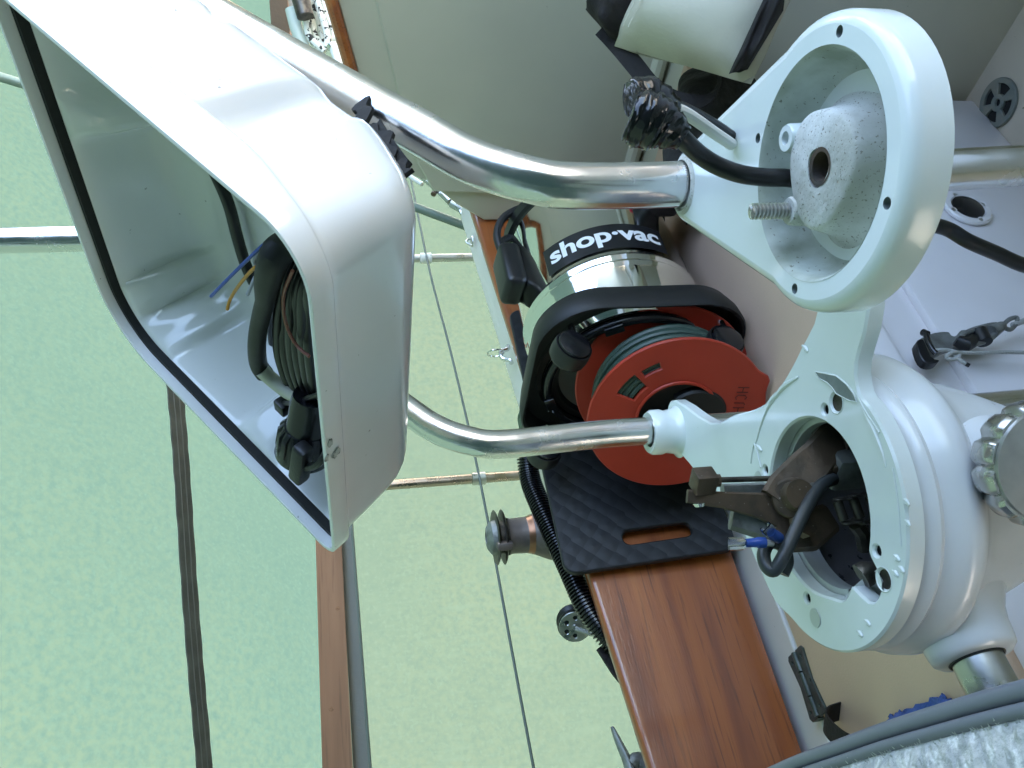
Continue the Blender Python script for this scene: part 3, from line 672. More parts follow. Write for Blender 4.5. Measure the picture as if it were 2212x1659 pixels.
# sockets
for nm, (sx, sy), h in (('leg_socket', tl, .026), ('leg_socket', tu, .012)):
    link(nm, mesh(*lathe_raw([(.0132, h-.006), (.0132, h), (.0185, h+.001), (.0205, h-.002), (.0208, h-.010), (.0195, h-.014), (.021, .002), (.025, -.0015)], FC+V(sx, sy, 0), EZ, 40)), 'paint', pl, sharp=50)
# long low rib down the lower arm (moulded seam), bare patch, ragged paint edges
def ridge(pts, r, m='paint'):
    r = [x*1.35 for x in r] if hasattr(r, '__len__') else r*1.35
    return T('paint_ridge', catmull([PZ(x, y, FC[2])+V(0, 0, .0003) for x, y in pts], 5), r, m, pl, n=6, flat=.6)
ridge([(1700, 832), (1668, 862), (1648, 905), (1632, 960)], [.0004, .0016, .0011, .0004]); ridge([(1725, 814), (1690, 838), (1663, 876)], [.0005, .0016, .0005])
ridge([(1862, 880), (1885, 925), (1905, 975), (1914, 1010)], [.0004, .0014, .0010, .0004]); ridge([(1850, 850), (1868, 885), (1900, 935)], .0007)
ridge([(1928, 1010), (1940, 1090), (1946, 1180)], .0007); ridge([(1622, 1000), (1630, 960), (1644, 1010)], .0008)
for (x, y) in ((1960, 1085), (1962, 1130), (1948, 1230), (1935, 1238), (1938, 1205), (1875, 1345), (1858, 1368), (1740, 752), (1640, 967)):
    ridge([(x-7, y-6), (x, y), (x+6, y+7)], [.0004, .0015, .0006])
pp = [PZ(x, y, FC[2]) for x, y in ((1763, 803), (1785, 807), (1808, 812), (1830, 830), (1845, 850), (1852, 868), (1838, 866), (1822, 858), (1808, 850), (1800, 838), (1788, 826), (1772, 818))]
link('bare_patch', mesh(*plate_raw([(p[0]-FC[0], p[1]-FC[1]) for p in pp], [], FC+V(0, 0, .0006), EX, EY, .0005, .0001)), 'bare', pl)
link('chip_rim', mesh(*tube_raw([p+V(0, 0, .0004) for p in pp], .0005, 5, True)), 'paint', pl)

# upper bracket: dished ring on a tapering arm clamped to the near guard leg
RC = V(.252, .190, .850)
br = thing('dished_ring_bracket', 'large white round bracket with pitted dished centre clamped to the near guard leg', 'bracket', V(GX, GU, .85))
tt = (GX-RC[0], GU-RC[1]); ta = math.degrees(math.atan2(tt[1], tt[0]))
RR = .0592
ringout = [lobe(c0, RR, a) for a in np.arange(ta+58, ta+302, 5)]
tip = [lobe(tt, .0205, a) for a in (ta-72, ta-40, ta-5, ta+30, ta+72)]
a1_, a2_ = lobe(c0, RR, ta-58), lobe(c0, RR, ta+58)
def lerp2(a, b, t): return (a[0]+(b[0]-a[0])*t, a[1]+(b[1]-a[1])*t)
armL = [lerp2(ringout[-1], tip[0], t) for t in (.25, .5, .75)]; armR = [lerp2(tip[-1], ringout[0], t) for t in (.25, .5, .75)]
outline = np.array(ringout+armL+tip+armR)
if area2(outline) < 0: outline = outline[::-1]
recess = [lobe(c0, .0462, a) for a in np.arange(0, 360, 5)]
RHA = (-63.4, 22.4, 119.6, 203.)
def ringtop():
    """face with rounded shoulder and an outside wall; recess open in the middle"""
    lv = [(offset_poly(outline, .0055), 0), (offset_poly(outline, .0028), -.0007), (offset_poly(outline, .0008), -.0028), (outline, -.0060)]
    vs, fs = [], []; n = len(outline)
    for L, h in lv: vs += [RC+V(p[0], p[1], h) for p in L]
    depth = []
    for p in outline:                                         # wall is deep round the ring and thin along the arm
        w = p[0]*math.cos(math.radians(ta))+p[1]*math.sin(math.radians(ta)); t = min(1, max(0, (w-.025)/.05)); depth.append(-.0165+.0035*t)
    vs += [RC+V(p[0], p[1], d_) for p, d_ in zip(outline, depth)]; ins = offset_poly(outline, .004)
    vs += [RC+V(p[0], p[1], d_-.002) for p, d_ in zip(ins, depth)]
    for i in range(5):
        for k in range(n): fs.append((i*n+k, i*n+(k+1) % n, (i+1)*n+(k+1) % n, (i+1)*n+k))
    fs.append(tuple(5*n+k for k in range(n)))
    # top face
    bm = bmesh.new(); L0 = [bm.verts.new(Vector(tuple(vs[k]))) for k in range(n)]; L1 = [bm.verts.new(Vector((RC[0]+p[0], RC[1]+p[1], RC[2]))) for p in recess]
    ed = [bm.edges.new((L0[i-1], L0[i])) for i in range(n)]+[bm.edges.new((L1[i-1], L1[i])) for i in range(len(L1))]
    for a in RHA:
        L2 = [bm.verts.new(Vector((RC[0]+.0508*math.cos(math.radians(a))+p[0], RC[1]+.0508*math.sin(math.radians(a))+p[1], RC[2]))) for p in circ((0, 0), .0023, 14)]
        ed += [bm.edges.new((L2[i-1], L2[i])) for i in range(14)]
    bmesh.ops.triangle_fill(bm, use_beauty=True, edges=ed); bm.verts.index_update()
    v2 = [np.array(x.co) for x in bm.verts]; f2 = [tuple(x.index for x in f.verts) for f in bm.faces]; bm.free()
    return join((vs, fs), (v2, f2))
link('ring', mesh(*ringtop()), 'paint', br, sharp=32)
link('dish', mesh(*lathe_raw([(.0463, .0002), (.0452, -.0012), (.0446, -.004), (.0432, -.0110), (.0405, -.0175), (.034, -.0200), (.027, -.0195), (.0245, -.018)], RC, EZ, 72)), mat('grimy_white_casting', (.50, .54, .49), .55, bump=(70, .3), var=(34, (.30, .33, .26), .42, .62), spots=(520, (.2, .2, .16), .66)), br, sharp=60)
hubo = [lobe(c0, .0238+(.0015*math.cos(math.radians(3*a))), a) for a in np.arange(0, 360, 5)]
link('hub', mesh(*stack_raw([([(p[0]*1.50, p[1]*1.50) for p in hubo], -.0203), ([(p[0]*1.34, p[1]*1.34) for p in hubo], -.0190), ([(p[0]*1.22, p[1]*1.22) for p in hubo], -.0165), ([(p[0]*1.12, p[1]*1.12) for p in hubo], -.0140), ([(p[0]*1.03, p[1]*1.03) for p in hubo], -.006), (hubo, -.003), ([(p[0]*.93, p[1]*.93) for p in hubo], -.0018), ([(p[0]*.33, p[1]*.33) for p in hubo], -.0018), ([(p[0]*.32, p[1]*.32) for p in hubo], -.012)], RC, EX, EY, EZ)), 'rough_cast', br, sharp=45)
ea, eb = RC+V(.028, .006, 0), RC+V(.004, .026, 0)
for e_, m_ in ((ea, 'paint'), (eb, 'rough_cast')):
    link('screw_ear', mesh(*lathe_raw([(.0085, -.0200), (.0068, -.012), (.0062, -.002), (.0055, -.0008), (.0030, -.0007), (.0029, -.008), (0, -.008)], e_, EZ, 24)), m_, br)
for a in RHA:
    link('screw_hole', mesh(*lathe_raw([(.0023, .0), (.0021, -.010), (0, -.010)], RC+V(.0508*math.cos(math.radians(a)), .0508*math.sin(math.radians(a)), 0), EZ, 14)), 'bare', br)
link('hub_bore', mesh(*lathe_raw([(.0078, -.0016), (.0060, -.0019), (.0058, -.0135), (0, -.0135)], RC+V(-.001, -.001, 0), EZ, 24)), mat('rusty_bore', (.09, .06, .04), .8, bump=(150, .5), var=(90, (.03, .025, .02), .4, .6)), br)
# threaded stud standing up from one ear
zs = np.linspace(-.006, .0165, 52); st = []
link('threaded_stud', mesh(*lathe_raw([(.0031+.00045*(1 if i % 4 in (1, 2) else -1), z) for i, z in enumerate(zs)]+[(0, .0167)], eb, EZ, 18)), 'steel_dull', br, sharp=60)
link('leg_clamp', mesh(*lathe_raw([(.0131, .001), (.0142, .0016), (.0150, .0008), (.0185, -.0015)], V(GX, GU, RC[2]), EZ, 36)), 'rough_cast', br)

# black cable through the bracket, its end wrapped in tape
cb = thing('taped_cable', 'thick black cable leaving the dished bracket with its end wrapped in shiny tape', 'cable', RC)
c1 = [RC+V(.0115, .004, -.02), RC+V(.0155, .004, .004), PZ(1655, 383, .872), PZ(1590, 374, .885), PZ(1520, 345, .895), PZ(1470, 305, .905)]
c1 = [PZ(1728, 388, .838), PZ(1712, 386, .843), PZ(1692, 384, .848), PZ(1650, 383, .857), PZ(1600, 376, .868), PZ(1550, 358, .878), PZ(1510, 333, .887), PZ(1475, 300, .897), PZ(1452, 280, .902)]
T('cable', c1, .0040, 'cable', cb, n=16, sub=6)
D_ = float((ROT.T@(PZ(1452, 280, .902)-CAM))[2])
def wad(pts, rad, seed):
    rng = np.random.RandomState(seed); vs, fs = tube_raw([Pd(*p) for p in pts], rad, 20, sub=6)
    N = len(vs)//20; vs2 = []
    for i, v in enumerate(vs):
        ring_ = i//20; c_ = sum(vs[ring_*20:(ring_+1)*20])/20; k_ = 1+.05*math.sin(ring_*1.3+(i % 20)*.6)+.05*math.sin(ring_*2.9+(i % 20)*1.25)+.015*rng.randn(); vs2.append(c_+(v-c_)*k_)
    return vs2, fs
link('tape_wad', mesh(*wad([(1478, 300, D_), (1450, 282, D_), (1425, 268, D_), (1390, 258, D_), (1362, 248, D_)], [.0050, .0085, .0110, .0120, .0105], 4)), 'tape', cb, sharp=70)
link('tape_wad', mesh(*wad([(1366, 218, D_+.01), (1395, 214, D_+.012), (1430, 226, D_+.016), (1456, 240, D_+.02)], [.0085, .0095, .0080, .0045], 9)), 'tape', cb, sharp=70)
T('white_lead', [Pd(1440, 228, D_+.012), Pd(1485, 247, D_+.025), Pd(1540, 285, D_+.04), Pd(1580, 312, D_+.055)], .0028, 'pvc', cb, n=10, sub=4)
T('black_lead', [Pd(1440, 220, D_+.018), Pd(1490, 238, D_+.032), Pd(1550, 272, D_+.047), Pd(1590, 300, D_+.06)], .0024, 'cable', cb, n=10, sub=4)
T('tail_cable', [Pd(1560, 300, .53), Pd(1800, 420, .62), Pd(1960, 475, .66), Pd(2040, 492, .68), Pd(2090, 520, .68), Pd(2150, 546, .69), Pd(2225, 577, .70), Pd(2330, 590, .72)], .0062, 'cable', cb, n=12, sub=5)

# ================================================================== ENGINE CONTROL INSIDE THE OPEN PEDESTAL
DM = .56
mc = thing('throttle_linkage', 'dirty bronze lever linkage with a thin threaded rod rising from the open pedestal', 'linkage', FC+V(0, 0, -.05))
def bar(name, pts, w, th, m, dep=None, bev=.0012, parent=None):
    """flat bar along image points; its broad side towards the viewer"""
    P = [Pd(*p) for p in pts]; view = unit(P[0]-CAM); vs, fs = [], []
    N = len(P)
    for i in range(N):
        t_ = unit(P[min(i+1, N-1)]-P[max(i-1, 0)]); s_ = unit(np.cross(t_, view)); k_ = unit(np.cross(s_, t_)); ww = w[i] if hasattr(w, '__len__') else w
        b = min(bev, ww*.3)
        for a, c in ((-ww+b, -th), (ww-b, -th), (ww, -th+b), (ww, th-b), (ww-b, th), (-ww+b, th), (-ww, th-b), (-ww, -th+b)): vs.append(P[i]+s_*a+k_*c)
    for i in range(N-1):
        for k in range(8): fs.append((8*i+k, 8*i+(k+1) % 8, 8*i+8+(k+1) % 8, 8*i+8+k))
    fs += [tuple(range(8)), tuple(8*(N-1)+k for k in range(8))]
    return link(name, mesh(vs, fs), m, parent or mc, sharp=40)
d0 = .548
link('rod_end_block', mesh(*box_raw(Pd(1520, 1039, d0), EZ, unit(V(.35, -.94, 0)), unit(V(.94, .35, 0)), (.0145, .0145, .013), .001)), 'bronze', mc)
T('threaded_rod', [Pd(1545, 1037, d0), Pd(1690, 1033, d0+.006)], .0019, 'steel_dark', mc, n=12)
T('rod_nut', [Pd(1545, 1038, d0), Pd(1556, 1038, d0)], .0042, 'bronze', mc, n=6); T('rod_nut', [Pd(1676, 1033, d0+.005), Pd(1698, 1032, d0+.007)], .0042, 'blackpl', mc, n=8)
bar('control_arm', [(1484, 1072, d0+.002), (1560, 1080, d0+.002), (1640, 1092, d0), (1690, 1100, d0), (1715, 1108, d0)], [.0045, .0055, .0085, .013, .012], .0028, 'bronze')
T('pivot_screw', [Pd(1510, 1086, d0-.002), Pd(1511, 1094, d0-.002)], [.0045, .0045, .003], 'zinc', mc, n=14)
bar('back_casting', [(1580, 1112, d0+.012), (1650, 1125, d0+.010), (1720, 1135, d0+.008)], [.010, .013, .011], .007, 'castgrey', bev=.004)
bar('back_casting', [(1560, 1058, d0+.016), (1640, 1058, d0+.016), (1690, 1060, d0+.016)], [.004, .005, .005], .006, 'castgrey', bev=.002)
bar('lever_body', [(1690, 1092, d0-.004), (1712, 1062, d0-.002), (1740, 1020, d0+.002), (1772, 985, d0+.006), (1800, 960, d0+.012), (1835, 945, d0+.02)], [.016, .017, .014, .0125, .015, .014], .007, 'bronze', bev=.003)
bar('lever_body', [(1672, 1140, d0+.002), (1700, 1148, d0+.001), (1742, 1146, d0+.002), (1790, 1120, d0+.008)], [.010, .014, .014, .010], .006, 'bronze', bev=.003)
T('clevis_pin', [Pd(1716, 1072, d0-.012), Pd(1730, 1068, d0-.020)], .0098, 'bronze', mc, n=24); Lz('boss', [(0, .003), (.012, .002), (.0135, 0), (.0135, -.006)], Pd(1712, 1076, d0-.010), Pd(1716, 1072, d0-.012)-Pd(1730, 1068, d0+.02), 'bronze', mc, 24)
T('grub_screw', [Pd(1702, 1076, d0-.013), Pd(1703, 1076, d0-.0175)], [.0032, .0026, .001], 'zinc', mc, n=12)
T('hex_nut', [Pd(1748, 1064, d0-.006), Pd(1760, 1060, d0-.012)], .0056, 'castgrey', mc, n=6); T('hex_nut', [Pd(1728, 1136, d0-.010), Pd(1742, 1130, d0-.016)], .0085, 'bronze', mc, n=6)
blk = [Pd(1862, 1004, d0+.012)]
link('control_block', mesh(*box_raw(Pd(1848, 1008, d0+.010), EZ, unit(V(.3, -.95, 0)), unit(V(.95, .3, 0)), (.040, .026, .020), .0035)), 'castgrey', mc)
link('control_block', mesh(*box_raw(Pd(1795, 1012, d0+.006), unit(V(0, .5, .87)), unit(V(.3, -.8, .5)), unit(V(.95, .3, 0)), (.022, .016, .016), .003)), 'bronze', mc)
T('upper_bushing', [Pd(1800, 955, d0+.014), Pd(1840, 958, d0+.022)], [.013, .013, .011], 'bronze', mc, n=20)
bar('side_casting', [(1770, 940, d0+.022), (1808, 905, d0+.028), (1842, 912, d0+.034)], [.010, .010, .010], .006, 'castgrey', bev=.003)
# short run of roller chain
ch = thing('steering_chain', 'short run of oily roller chain hanging inside the open pedestal', 'chain', Pd(1850, 1110, .545))
cp = [Pd(1835, 1092, .530), Pd(1852, 1090, .533), Pd(1838, 1112, .53), Pd(1862, 1108, .533)]
cdir = unit(ROT@V(.35, 1., 0)); cx = unit(ROT@V(1, -.12, 0)); cn = np.cross(cx, cdir)
c00 = Pd(1832, 1100, .532)
for i in range(3):
    for s_ in (-1, 1):
        o_ = c00+cx*(.0105*i*1.0)+cdir*(.008*s_); q_ = smooth2([(-.0075, 0), (-.005, .0042), (0, .0032), (.005, .0042), (.0075, 0), (.005, -.0042), (0, -.0032), (-.005, -.0042)], 4)
        link('link_plate', mesh(*plate_raw([(a*.95, b) for a, b in q_], [], o_+cdir*(.0012*(i % 2))*s_, cx, cn, .0014, .0003)), 'steel_dark', ch)
    T('roller', [c00+cx*(.0105*i-.005)-cdir*.0065, c00+cx*(.0105*i-.005)+cdir*.0065], .0032, 'steel_dark', ch, n=14)
T('lower_run', [Pd(1848, 1130, .535), Pd(1862, 1150, .54), Pd(1868, 1185, .545)], .005, 'steel_dark', ch, n=8)
link('sprocket', mesh(*lathe_raw([(0, -.004), (.03, -.004), (.034, 0), (.03, .004), (0, .004)], FC+V(.02, -.01, -.082), V(1, -.1, 0), 36)), 'steel_dark', ch)
T('adjusting_bolt', [Pd(1860, 1245, .50), Pd(1872, 1238, .50), Pd(1890, 1230, .50)], [.008, .008, .005], 'steel_dark', ch, n=12)
# grey electrical cable looping out of the pedestal with two crimped terminals
ec = thing('switch_cable', 'dark grey two core cable doubled back out of the pedestal with blue crimp terminals', 'cable', Pd(1690, 1200, .52))
T('sheath', [Pd(1800, 1035, .545), Pd(1772, 1050, .535), Pd(1740, 1100, .522), Pd(1712, 1160, .512), Pd(1690, 1205, .507), Pd(1672, 1232, .507), Pd(1655, 1222, .510), Pd(1650, 1195, .516), Pd(1664, 1172, .522), Pd(1690, 1180, .524), Pd(1700, 1212, .522), Pd(1690, 1240, .520)], .0042, 'cable_grey', ec, n=14, sub=6)
T('white_core', [Pd(1692, 1236, .519), Pd(1687, 1222, .5195), Pd(1693, 1200, .522)], .0022, 'pvc', ec, n=10, sub=4); T('white_core', [Pd(1668, 1174, .513), Pd(1655, 1172, .510), Pd(1640, 1172, .508)], .0020, 'pvc', ec, n=10)
T('blue_crimp', [Pd(1652, 1172, .508), Pd(1636, 1172, .507), Pd(1634, 1172, .507), Pd(1610, 1173, .506)], [.0034, .0034, .0030, .0026], 'blue_crimp', ec, n=14)
T('blue_crimp', [Pd(1682, 1162, .515), Pd(1672, 1156, .511), Pd(1664, 1148, .507)], [.0036, .0036, .0032], 'blue_crimp', ec, n=14)
def spade(name, a, b, wv):
    d_ = unit(b-a); s_ = unit(wv-d_*(wv@d_)); k_ = np.cross(d_, s_); L = np.linalg.norm(b-a); w_ = .0040
    sec = [(-w_*.35, .0022), (-w_*.8, .0024), (-w_, .0010), (-w_, -.0004), (-w_*.9, -.0008), (w_*.9, -.0008), (w_, -.0004), (w_, .0010), (w_*.8, .0024), (w_*.35, .0022)]
    sec = sec+[(x*.86, y*.6+.0004) for x, y in reversed(sec)]
    vs = []; n = len(sec)
    for t_, sc in ((0, .45), (.18, .55), (.32, 1), (1, 1)): vs += [a+d_*L*t_+s_*x*sc+k_*y*sc for x, y in sec]
    fs = [(i*n+k, i*n+(k+1) % n, i*n+n+(k+1) % n, i*n+n+k) for i in range(3) for k in range(n)]
    return link(name, mesh(vs, fs), 'zinc', ec, sharp=40)
spade('spade_terminal', Pd(1618, 1173, .506), Pd(1573, 1175, .504), ROT@V(0, 1, 0)); spade('spade_terminal', Pd(1668, 1152, .509), Pd(1655, 1140, .502), ROT@V(.7, -.6, 0))

# ================================================================== INSTRUMENT HOUSING (open white pod on the guard)
pu = EY.copy(); pv = unit(V(.20, 0, .1525)); pn = V(-pv[2], 0, pv[0])
PO = V(.250, .230, 1.053); PW, PH = .264, .262
def pod(u, v, n): return PO+pu*u+pv*v+pn*n
def podpt(px, py, n):
    r = ray(px, py); o = PO+pn*n; return CAM+r*(((o-CAM)@pn)/(r@pn))
pd_ = thing('instrument_housing', 'empty white moulded plastic instrument housing with open face mounted on the guard tubes', 'instrument housing', pod(PW/2, PH/2, -.09))
base = np.array(rrect(0, 0, PW, PH, [.050, .012, .030, .016], 10))
# resample evenly and remember which side each point lies on
L_ = np.r_[0, np.cumsum(np.linalg.norm(np.diff(np.r_[base, base[:1]], axis=0), axis=1))]
NP = 220; tt_ = np.linspace(0, L_[-1], NP+1)[:-1]; bb = np.r_[base, base[:1]]
base = np.c_[np.interp(tt_, L_, bb[:, 0]), np.interp(tt_, L_, bb[:, 1])]

def pulse(x, c, w): return math.exp(-((x-c)/w)**6)
def groove(p):
    g = 0
    if p[0] < .02 or p[0] > PW-.02: g = max(pulse(p[1], .098, .019), pulse(p[1], .222, .019))
    if p[1] > PH-.02: g = max(g, pulse(p[0], .08, .014), pulse(p[0], .235, .014))
    return g
gr_ = np.array([groove(p) for p in base])
def band_depth(p): t = min(1, max(0, p[1]/.08)); t = t*t*(3-2*t); return -(.0135+.0115*t)
def loop(ins, n, g=0., bf=None, ext=False):
    c = np.array([PW/2, PH/2]); q = offset_poly(base, min(ins, .009)); out_ = []
    if ins > .009: q = c+(q-c)*((c-ins)/(c-.009))               # beyond the corner radius shrink evenly
    for p, k in zip(q, gr_):
        nn = n if bf is None else band_depth(p)*bf+n
        if ext: tq = min(1, max(0, (p[1]-.01)/.08)); nn *= 1+.24*tq*tq*(3-2*tq)
        dv = c-p; dv = dv/np.linalg.norm(dv); d2 = np.array([dv[0]*PW, dv[1]*PH]); p2 = p+d2/np.linalg.norm(d2)*g*k; out_.append(pod(p2[0], p2[1], nn))
    return out_
outer = [loop(0, -.0006), loop(.0003, 0, 0, .5), loop(.0008, .0015, 0, 1), loop(.0020, 0, 0, 1), loop(.0050, -.0012, 0, 1), loop(.0060, -.0030, .005, 1), loop(.0068, -.0060, .011, 1), loop(.0085, -.028, .013, .5), loop(.0105, -.052, .013, None, True), loop(.0125, -.063, .0115, None, True), loop(.0160, -.0715, .009, None, True), loop(.0205, -.0775, .006, None, True), loop(.0270, -.0820, .004, None, True), loop(.0370, -.0850, .002, None, True), loop(.052, -.0868, 0, None, True), loop(.078, -.0872, 0, None, True)]
inner = [loop(.0014, .0), loop(.0030, -.0006), loop(.0034, -.009), loop(.0040, -.012), loop(.0105, -.0125), loop(.0115, -.016, .003), loop(.0125, -.032, .010), loop(.0150, -.052, .012), loop(.020, -.066, .009), loop(.029, -.077, .005), loop(.043, -.0822), loop(.078, -.084)]
def shell(rows, cap):
    vs, fs = [], []
    for r in rows: vs += r
    for i in range(len(rows)-1):
        for k in range(NP): fs.append((i*NP+k, i*NP+(k+1) % NP, (i+1)*NP+(k+1) % NP, (i+1)*NP+k))
    if cap: fs.append(tuple(range(NP))); fs.append(tuple((len(rows)-1)*NP+k for k in range(NP)))
    return vs, fs
link('shell', mesh(*shell(inner[::-1]+outer, True)), 'plastic_white', pd_, sharp=50)
gk = [loop(.0038, -.0118), loop(.0042, -.0072), loop(.0088, -.0072), loop(.0104, -.0123)]
link('gasket', mesh(*shell(gk, False)), 'gasket', pd_, sharp=30)
scm = mat('scuffed_plastic', (.40, .40, .38), .6, var=(260, (.10, .10, .09), .45, .6))
for px, py, L in ((715, 955, 5), (722, 985, 4), (730, 975, 4), (706, 990, 4)):
    c_ = pod(*[0, 0, 0]); r_ = ray(px, py); o_ = PO-pv*.0004; c_ = CAM+r_*(((o_-CAM)@pv)/(r_@pv))
    link('scuff', mesh(*plate_raw(smooth2([(random.uniform(.4, 1)*.0022*L*.5*math.cos(a), random.uniform(.3, 1)*.0012*L*.5*math.sin(a)) for a in np.linspace(0, 6.28, 9)[:-1]], 3), [], c_-pv*.0003, pu, -pn, .0004, .0)), scm, pd_)
for Y in (GU, GL-.13):
    link('mounting_clamp', mesh(*box_raw(pod(.12 if Y == GU else .16, .10, -.110), pu, pv, pn, (.03, .05, .020), .003)), 'blackpl', pd_)

# wiring left coiled inside the housing
wr = thing('wiring_coil', 'coil of black cables with loose coloured wires tucked inside the open housing', 'cable coil', podpt(640, 750, -.05))
def PPt(pts, n): return [podpt(x, y, n if not hasattr(n, '__len__') else n[i]) for i, (x, y) in enumerate(pts)]
T('sleeve', PPt([(640, 520), (600, 545), (580, 600), (573, 650), (562, 690), (555, 740), (558, 785), (572, 808)], [-.05, -.03, -.026, -.026, -.026, -.026, -.028, -.03]), [.008, .0085, .0075, .0055, .0052, .0055, .0056, .0058], 'rubber', wr, n=16, sub=6)
T('sheath', PPt([(566, 800), (592, 824), (625, 848), (665, 868), (700, 880)], [-.028, -.031, -.033, -.035, -.04]), .0048, 'cream_tube', wr, n=14, sub=5)
T('clip_band', PPt([(606, 872), (640, 868), (690, 852)], [-.03, -.029, -.032]), .0018, 'cable', wr, n=8, sub=4)
link('clip_head', mesh(*box_raw(podpt(614, 876, -.030), pu, pv, pn, (.010, .010, .010), .0015)), 'blackpl', wr)
for k in range(6):
    o_ = 13*k
    T('coil_turn', PPt([(640+o_, 545), (612+o_*.9, 610), (600+o_, 690), (604+o_, 770), (628+o_*.8, 835), (660+o_*.7, 862), (705+o_*.4, 850), (735, 770), (742, 690), (730, 600), (690, 545)], [-.045-.002*k, -.038, -.035-.003*(k % 2), -.035, -.036, -.04, -.05, -.07, -.075, -.07, -.055]), .0034, 'cable', wr, n=12, closed=True, sub=5)
T('red_wire', PPt([(632, 585), (612, 640), (618, 700), (640, 745), (668, 770)], -.029), .0010, 'wire_red', wr, n=8, sub=5)
T('back_cable', PPt([(440, 330), (470, 385), (495, 445), (512, 510), (530, 570), (548, 610)], -.075), .0040, 'cable', wr, n=12, sub=5); T('back_cable', PPt([(570, 640), (585, 685), (592, 740)], -.07), .0040, 'cable', wr, n=12, sub=5)
T('blue_wire', PPt([(600, 510), (575, 524), (540, 556), (500, 595), (456, 640)], [-.04, -.03, -.026, -.022, -.018]), .0010, 'wire_blue', wr, n=8, sub=5)
T('orange_wire', PPt([(590, 560), (560, 572), (538, 590), (510, 625), (496, 650), (491, 669)], [-.04, -.028, -.026, -.024, -.022, -.02]), .0010, 'wire_orange', wr, n=8, sub=5)
T('violet_wire', PPt([(600, 520), (572, 533), (550, 560), (556, 585), (545, 612), (535, 636)], [-.04, -.03, -.028, -.027, -.025, -.024]), .0010, 'wire_violet', wr, n=8, sub=5)
# round plug
pa, pb = podpt(672, 868, -.034), podpt(655, 982, -.022); ax = unit(pb-pa)
pg = thing('cable_plug', 'round black screw collar plug with a rubber cap tab at the corner of the housing', 'plug', pa)
Ln = np.linalg.norm(pb-pa)
Lz('plug_body', [(0, -.005), (.0115, -.005), (.0125, .0), (.0130, Ln*.42), (.0140, Ln*.5), (0, Ln*.5)], pa, ax, 'blackgl', pg, 32)
cu, cv = perp(ax)
knr = lambda r: [((r+(.0010 if (k % 10) < 6 else -.0006))*math.cos(2*math.pi*k/160), (r+(.0010 if (k % 10) < 6 else -.0006))*math.sin(2*math.pi*k/160)) for k in range(160)]
pl_ = lambda r: [(r*math.cos(2*math.pi*k/160), r*math.sin(2*math.pi*k/160)) for k in range(160)]
link('collar', mesh(*stack_raw([(pl_(.0140), Ln*.46), (knr(.0168), Ln*.56), (knr(.0172), Ln*.80), (pl_(.0178), Ln*.86), (pl_(.0182), Ln*.96), (pl_(.0176), Ln), (pl_(.0150), Ln), (pl_(.0146), Ln*.9), (pl_(.0110), Ln*.9), (pl_(.0108), Ln*.94), (pl_(.002), Ln*.94)], pa, cu, cv, ax)), 'blackgl', pg, sharp=40)
link('cap_tab', mesh(*box_raw(podpt(650, 1000, -.012), ax, unit(np.cross(ax, pn)), pn, (.028, .0115, .010), .0025)), 'blackpl', pg)
T('tab_strap', PPt([(658, 1010), (680, 1006), (698, 990), (712, 965)], [-.012, -.014, -.018, -.024]), .0026, 'blackpl', pg, n=8, sub=5)
T('red_wire_end', PPt([(640, 975), (630, 988), (622, 996)], [-.03, -.024, -.02]), .0032, 'wire_red', pg, n=8)

# ================================================================== TANK VACUUM LYING ON THE SEAT
VC = V(.735, .940, .621); va = unit(V(1, .02, .0)); vy = unit(np.cross(EZ, va)); vz = np.cross(va, vy)
RT = .140
vac = thing('tank_vacuum', 'polished steel tank vacuum cleaner lying on its side on the locker seat', 'vacuum cleaner', V(.90, .94, ZT+.012))
def vp(a, y, z): return VC+va*a+vy*y+vz*z
def vlathe(name, prof, m, n=96, parent=vac, sharp=35): return link(name, mesh(*lathe_raw(prof, VC, va, n)), m, parent, sharp=sharp)
tank = vlathe('tank', [(RT-.006, .012), (RT, .018), (RT, .096), (RT+.002, .100), (RT+.0035, .104), (RT+.002, .108), (RT+.0004, .111), (RT+.002, .114), (RT+.0035, .118), (RT+.002, .122), (RT, .126), (RT-.001, .25), (RT-.003, .28), (RT-.004, .31), (RT-.004, .315), (0, .315)], 'steel_tank')
vlathe('tank_floor', [(0, .020), (RT-.03, .018), (RT-.008, .010)], mat('dull_tank_floor', (.30, .29, .27), .45, .7))
# square-ish base ring with rounded corners
def sq(r, hw, n=96):
    P_ = np.array(rrect(-hw, -hw, hw, hw, r, 23)); return [(p[0], p[1]) for p in P_]
bl_ = lambda hw, r, a: (sq(r, hw), a)
def vstack(loops): 
    vs, fs = [], []; n = len(loops[0][0])
    for L, a in loops: vs += [vp(a, p[0], p[1]) for p in L]
    for i in range(len(loops)-1):
        for k in range(n): fs.append((i*n+k, i*n+(k+1) % n, (i+1)*n+(k+1) % n, (i+1)*n+k))
    return vs, fs
def ring2(a, r): return ([(r*math.cos(t), r*math.sin(t)) for t in np.linspace(0, 2*math.pi, 97)[:-1]], a)
def sqn(r, hw):
    P_ = np.array(rrect(-hw, -hw, hw, hw, r, 23)); k = int(np.argmin(np.abs(np.arctan2(P_[:, 1], P_[:, 0])))); return [tuple(p) for p in np.roll(P_, -k, axis=0)]
bs = [(sqn(.09, .142), .050), (sqn(.088, .1525), .040), (sqn(.086, .1575), .018), (sqn(.085, .1585), .000), (sqn(.083, .1560), -.004), (sqn(.081, .1525), -.003), (sqn(.08, .149), .010), (sqn(.08, .145), .026)]
bs2 = bs+[ring2(.028, RT-.004), ring2(.015, RT-.012), ring2(.010, RT-.016), ring2(.010, RT-.030), ring2(.018, RT-.034)]
base_o = link('base', mesh(*vstack([(x[0] if len(x[0]) == 96 else x[0][:96], x[1]) for x in bs2])), 'blacktx', vac, sharp=40)
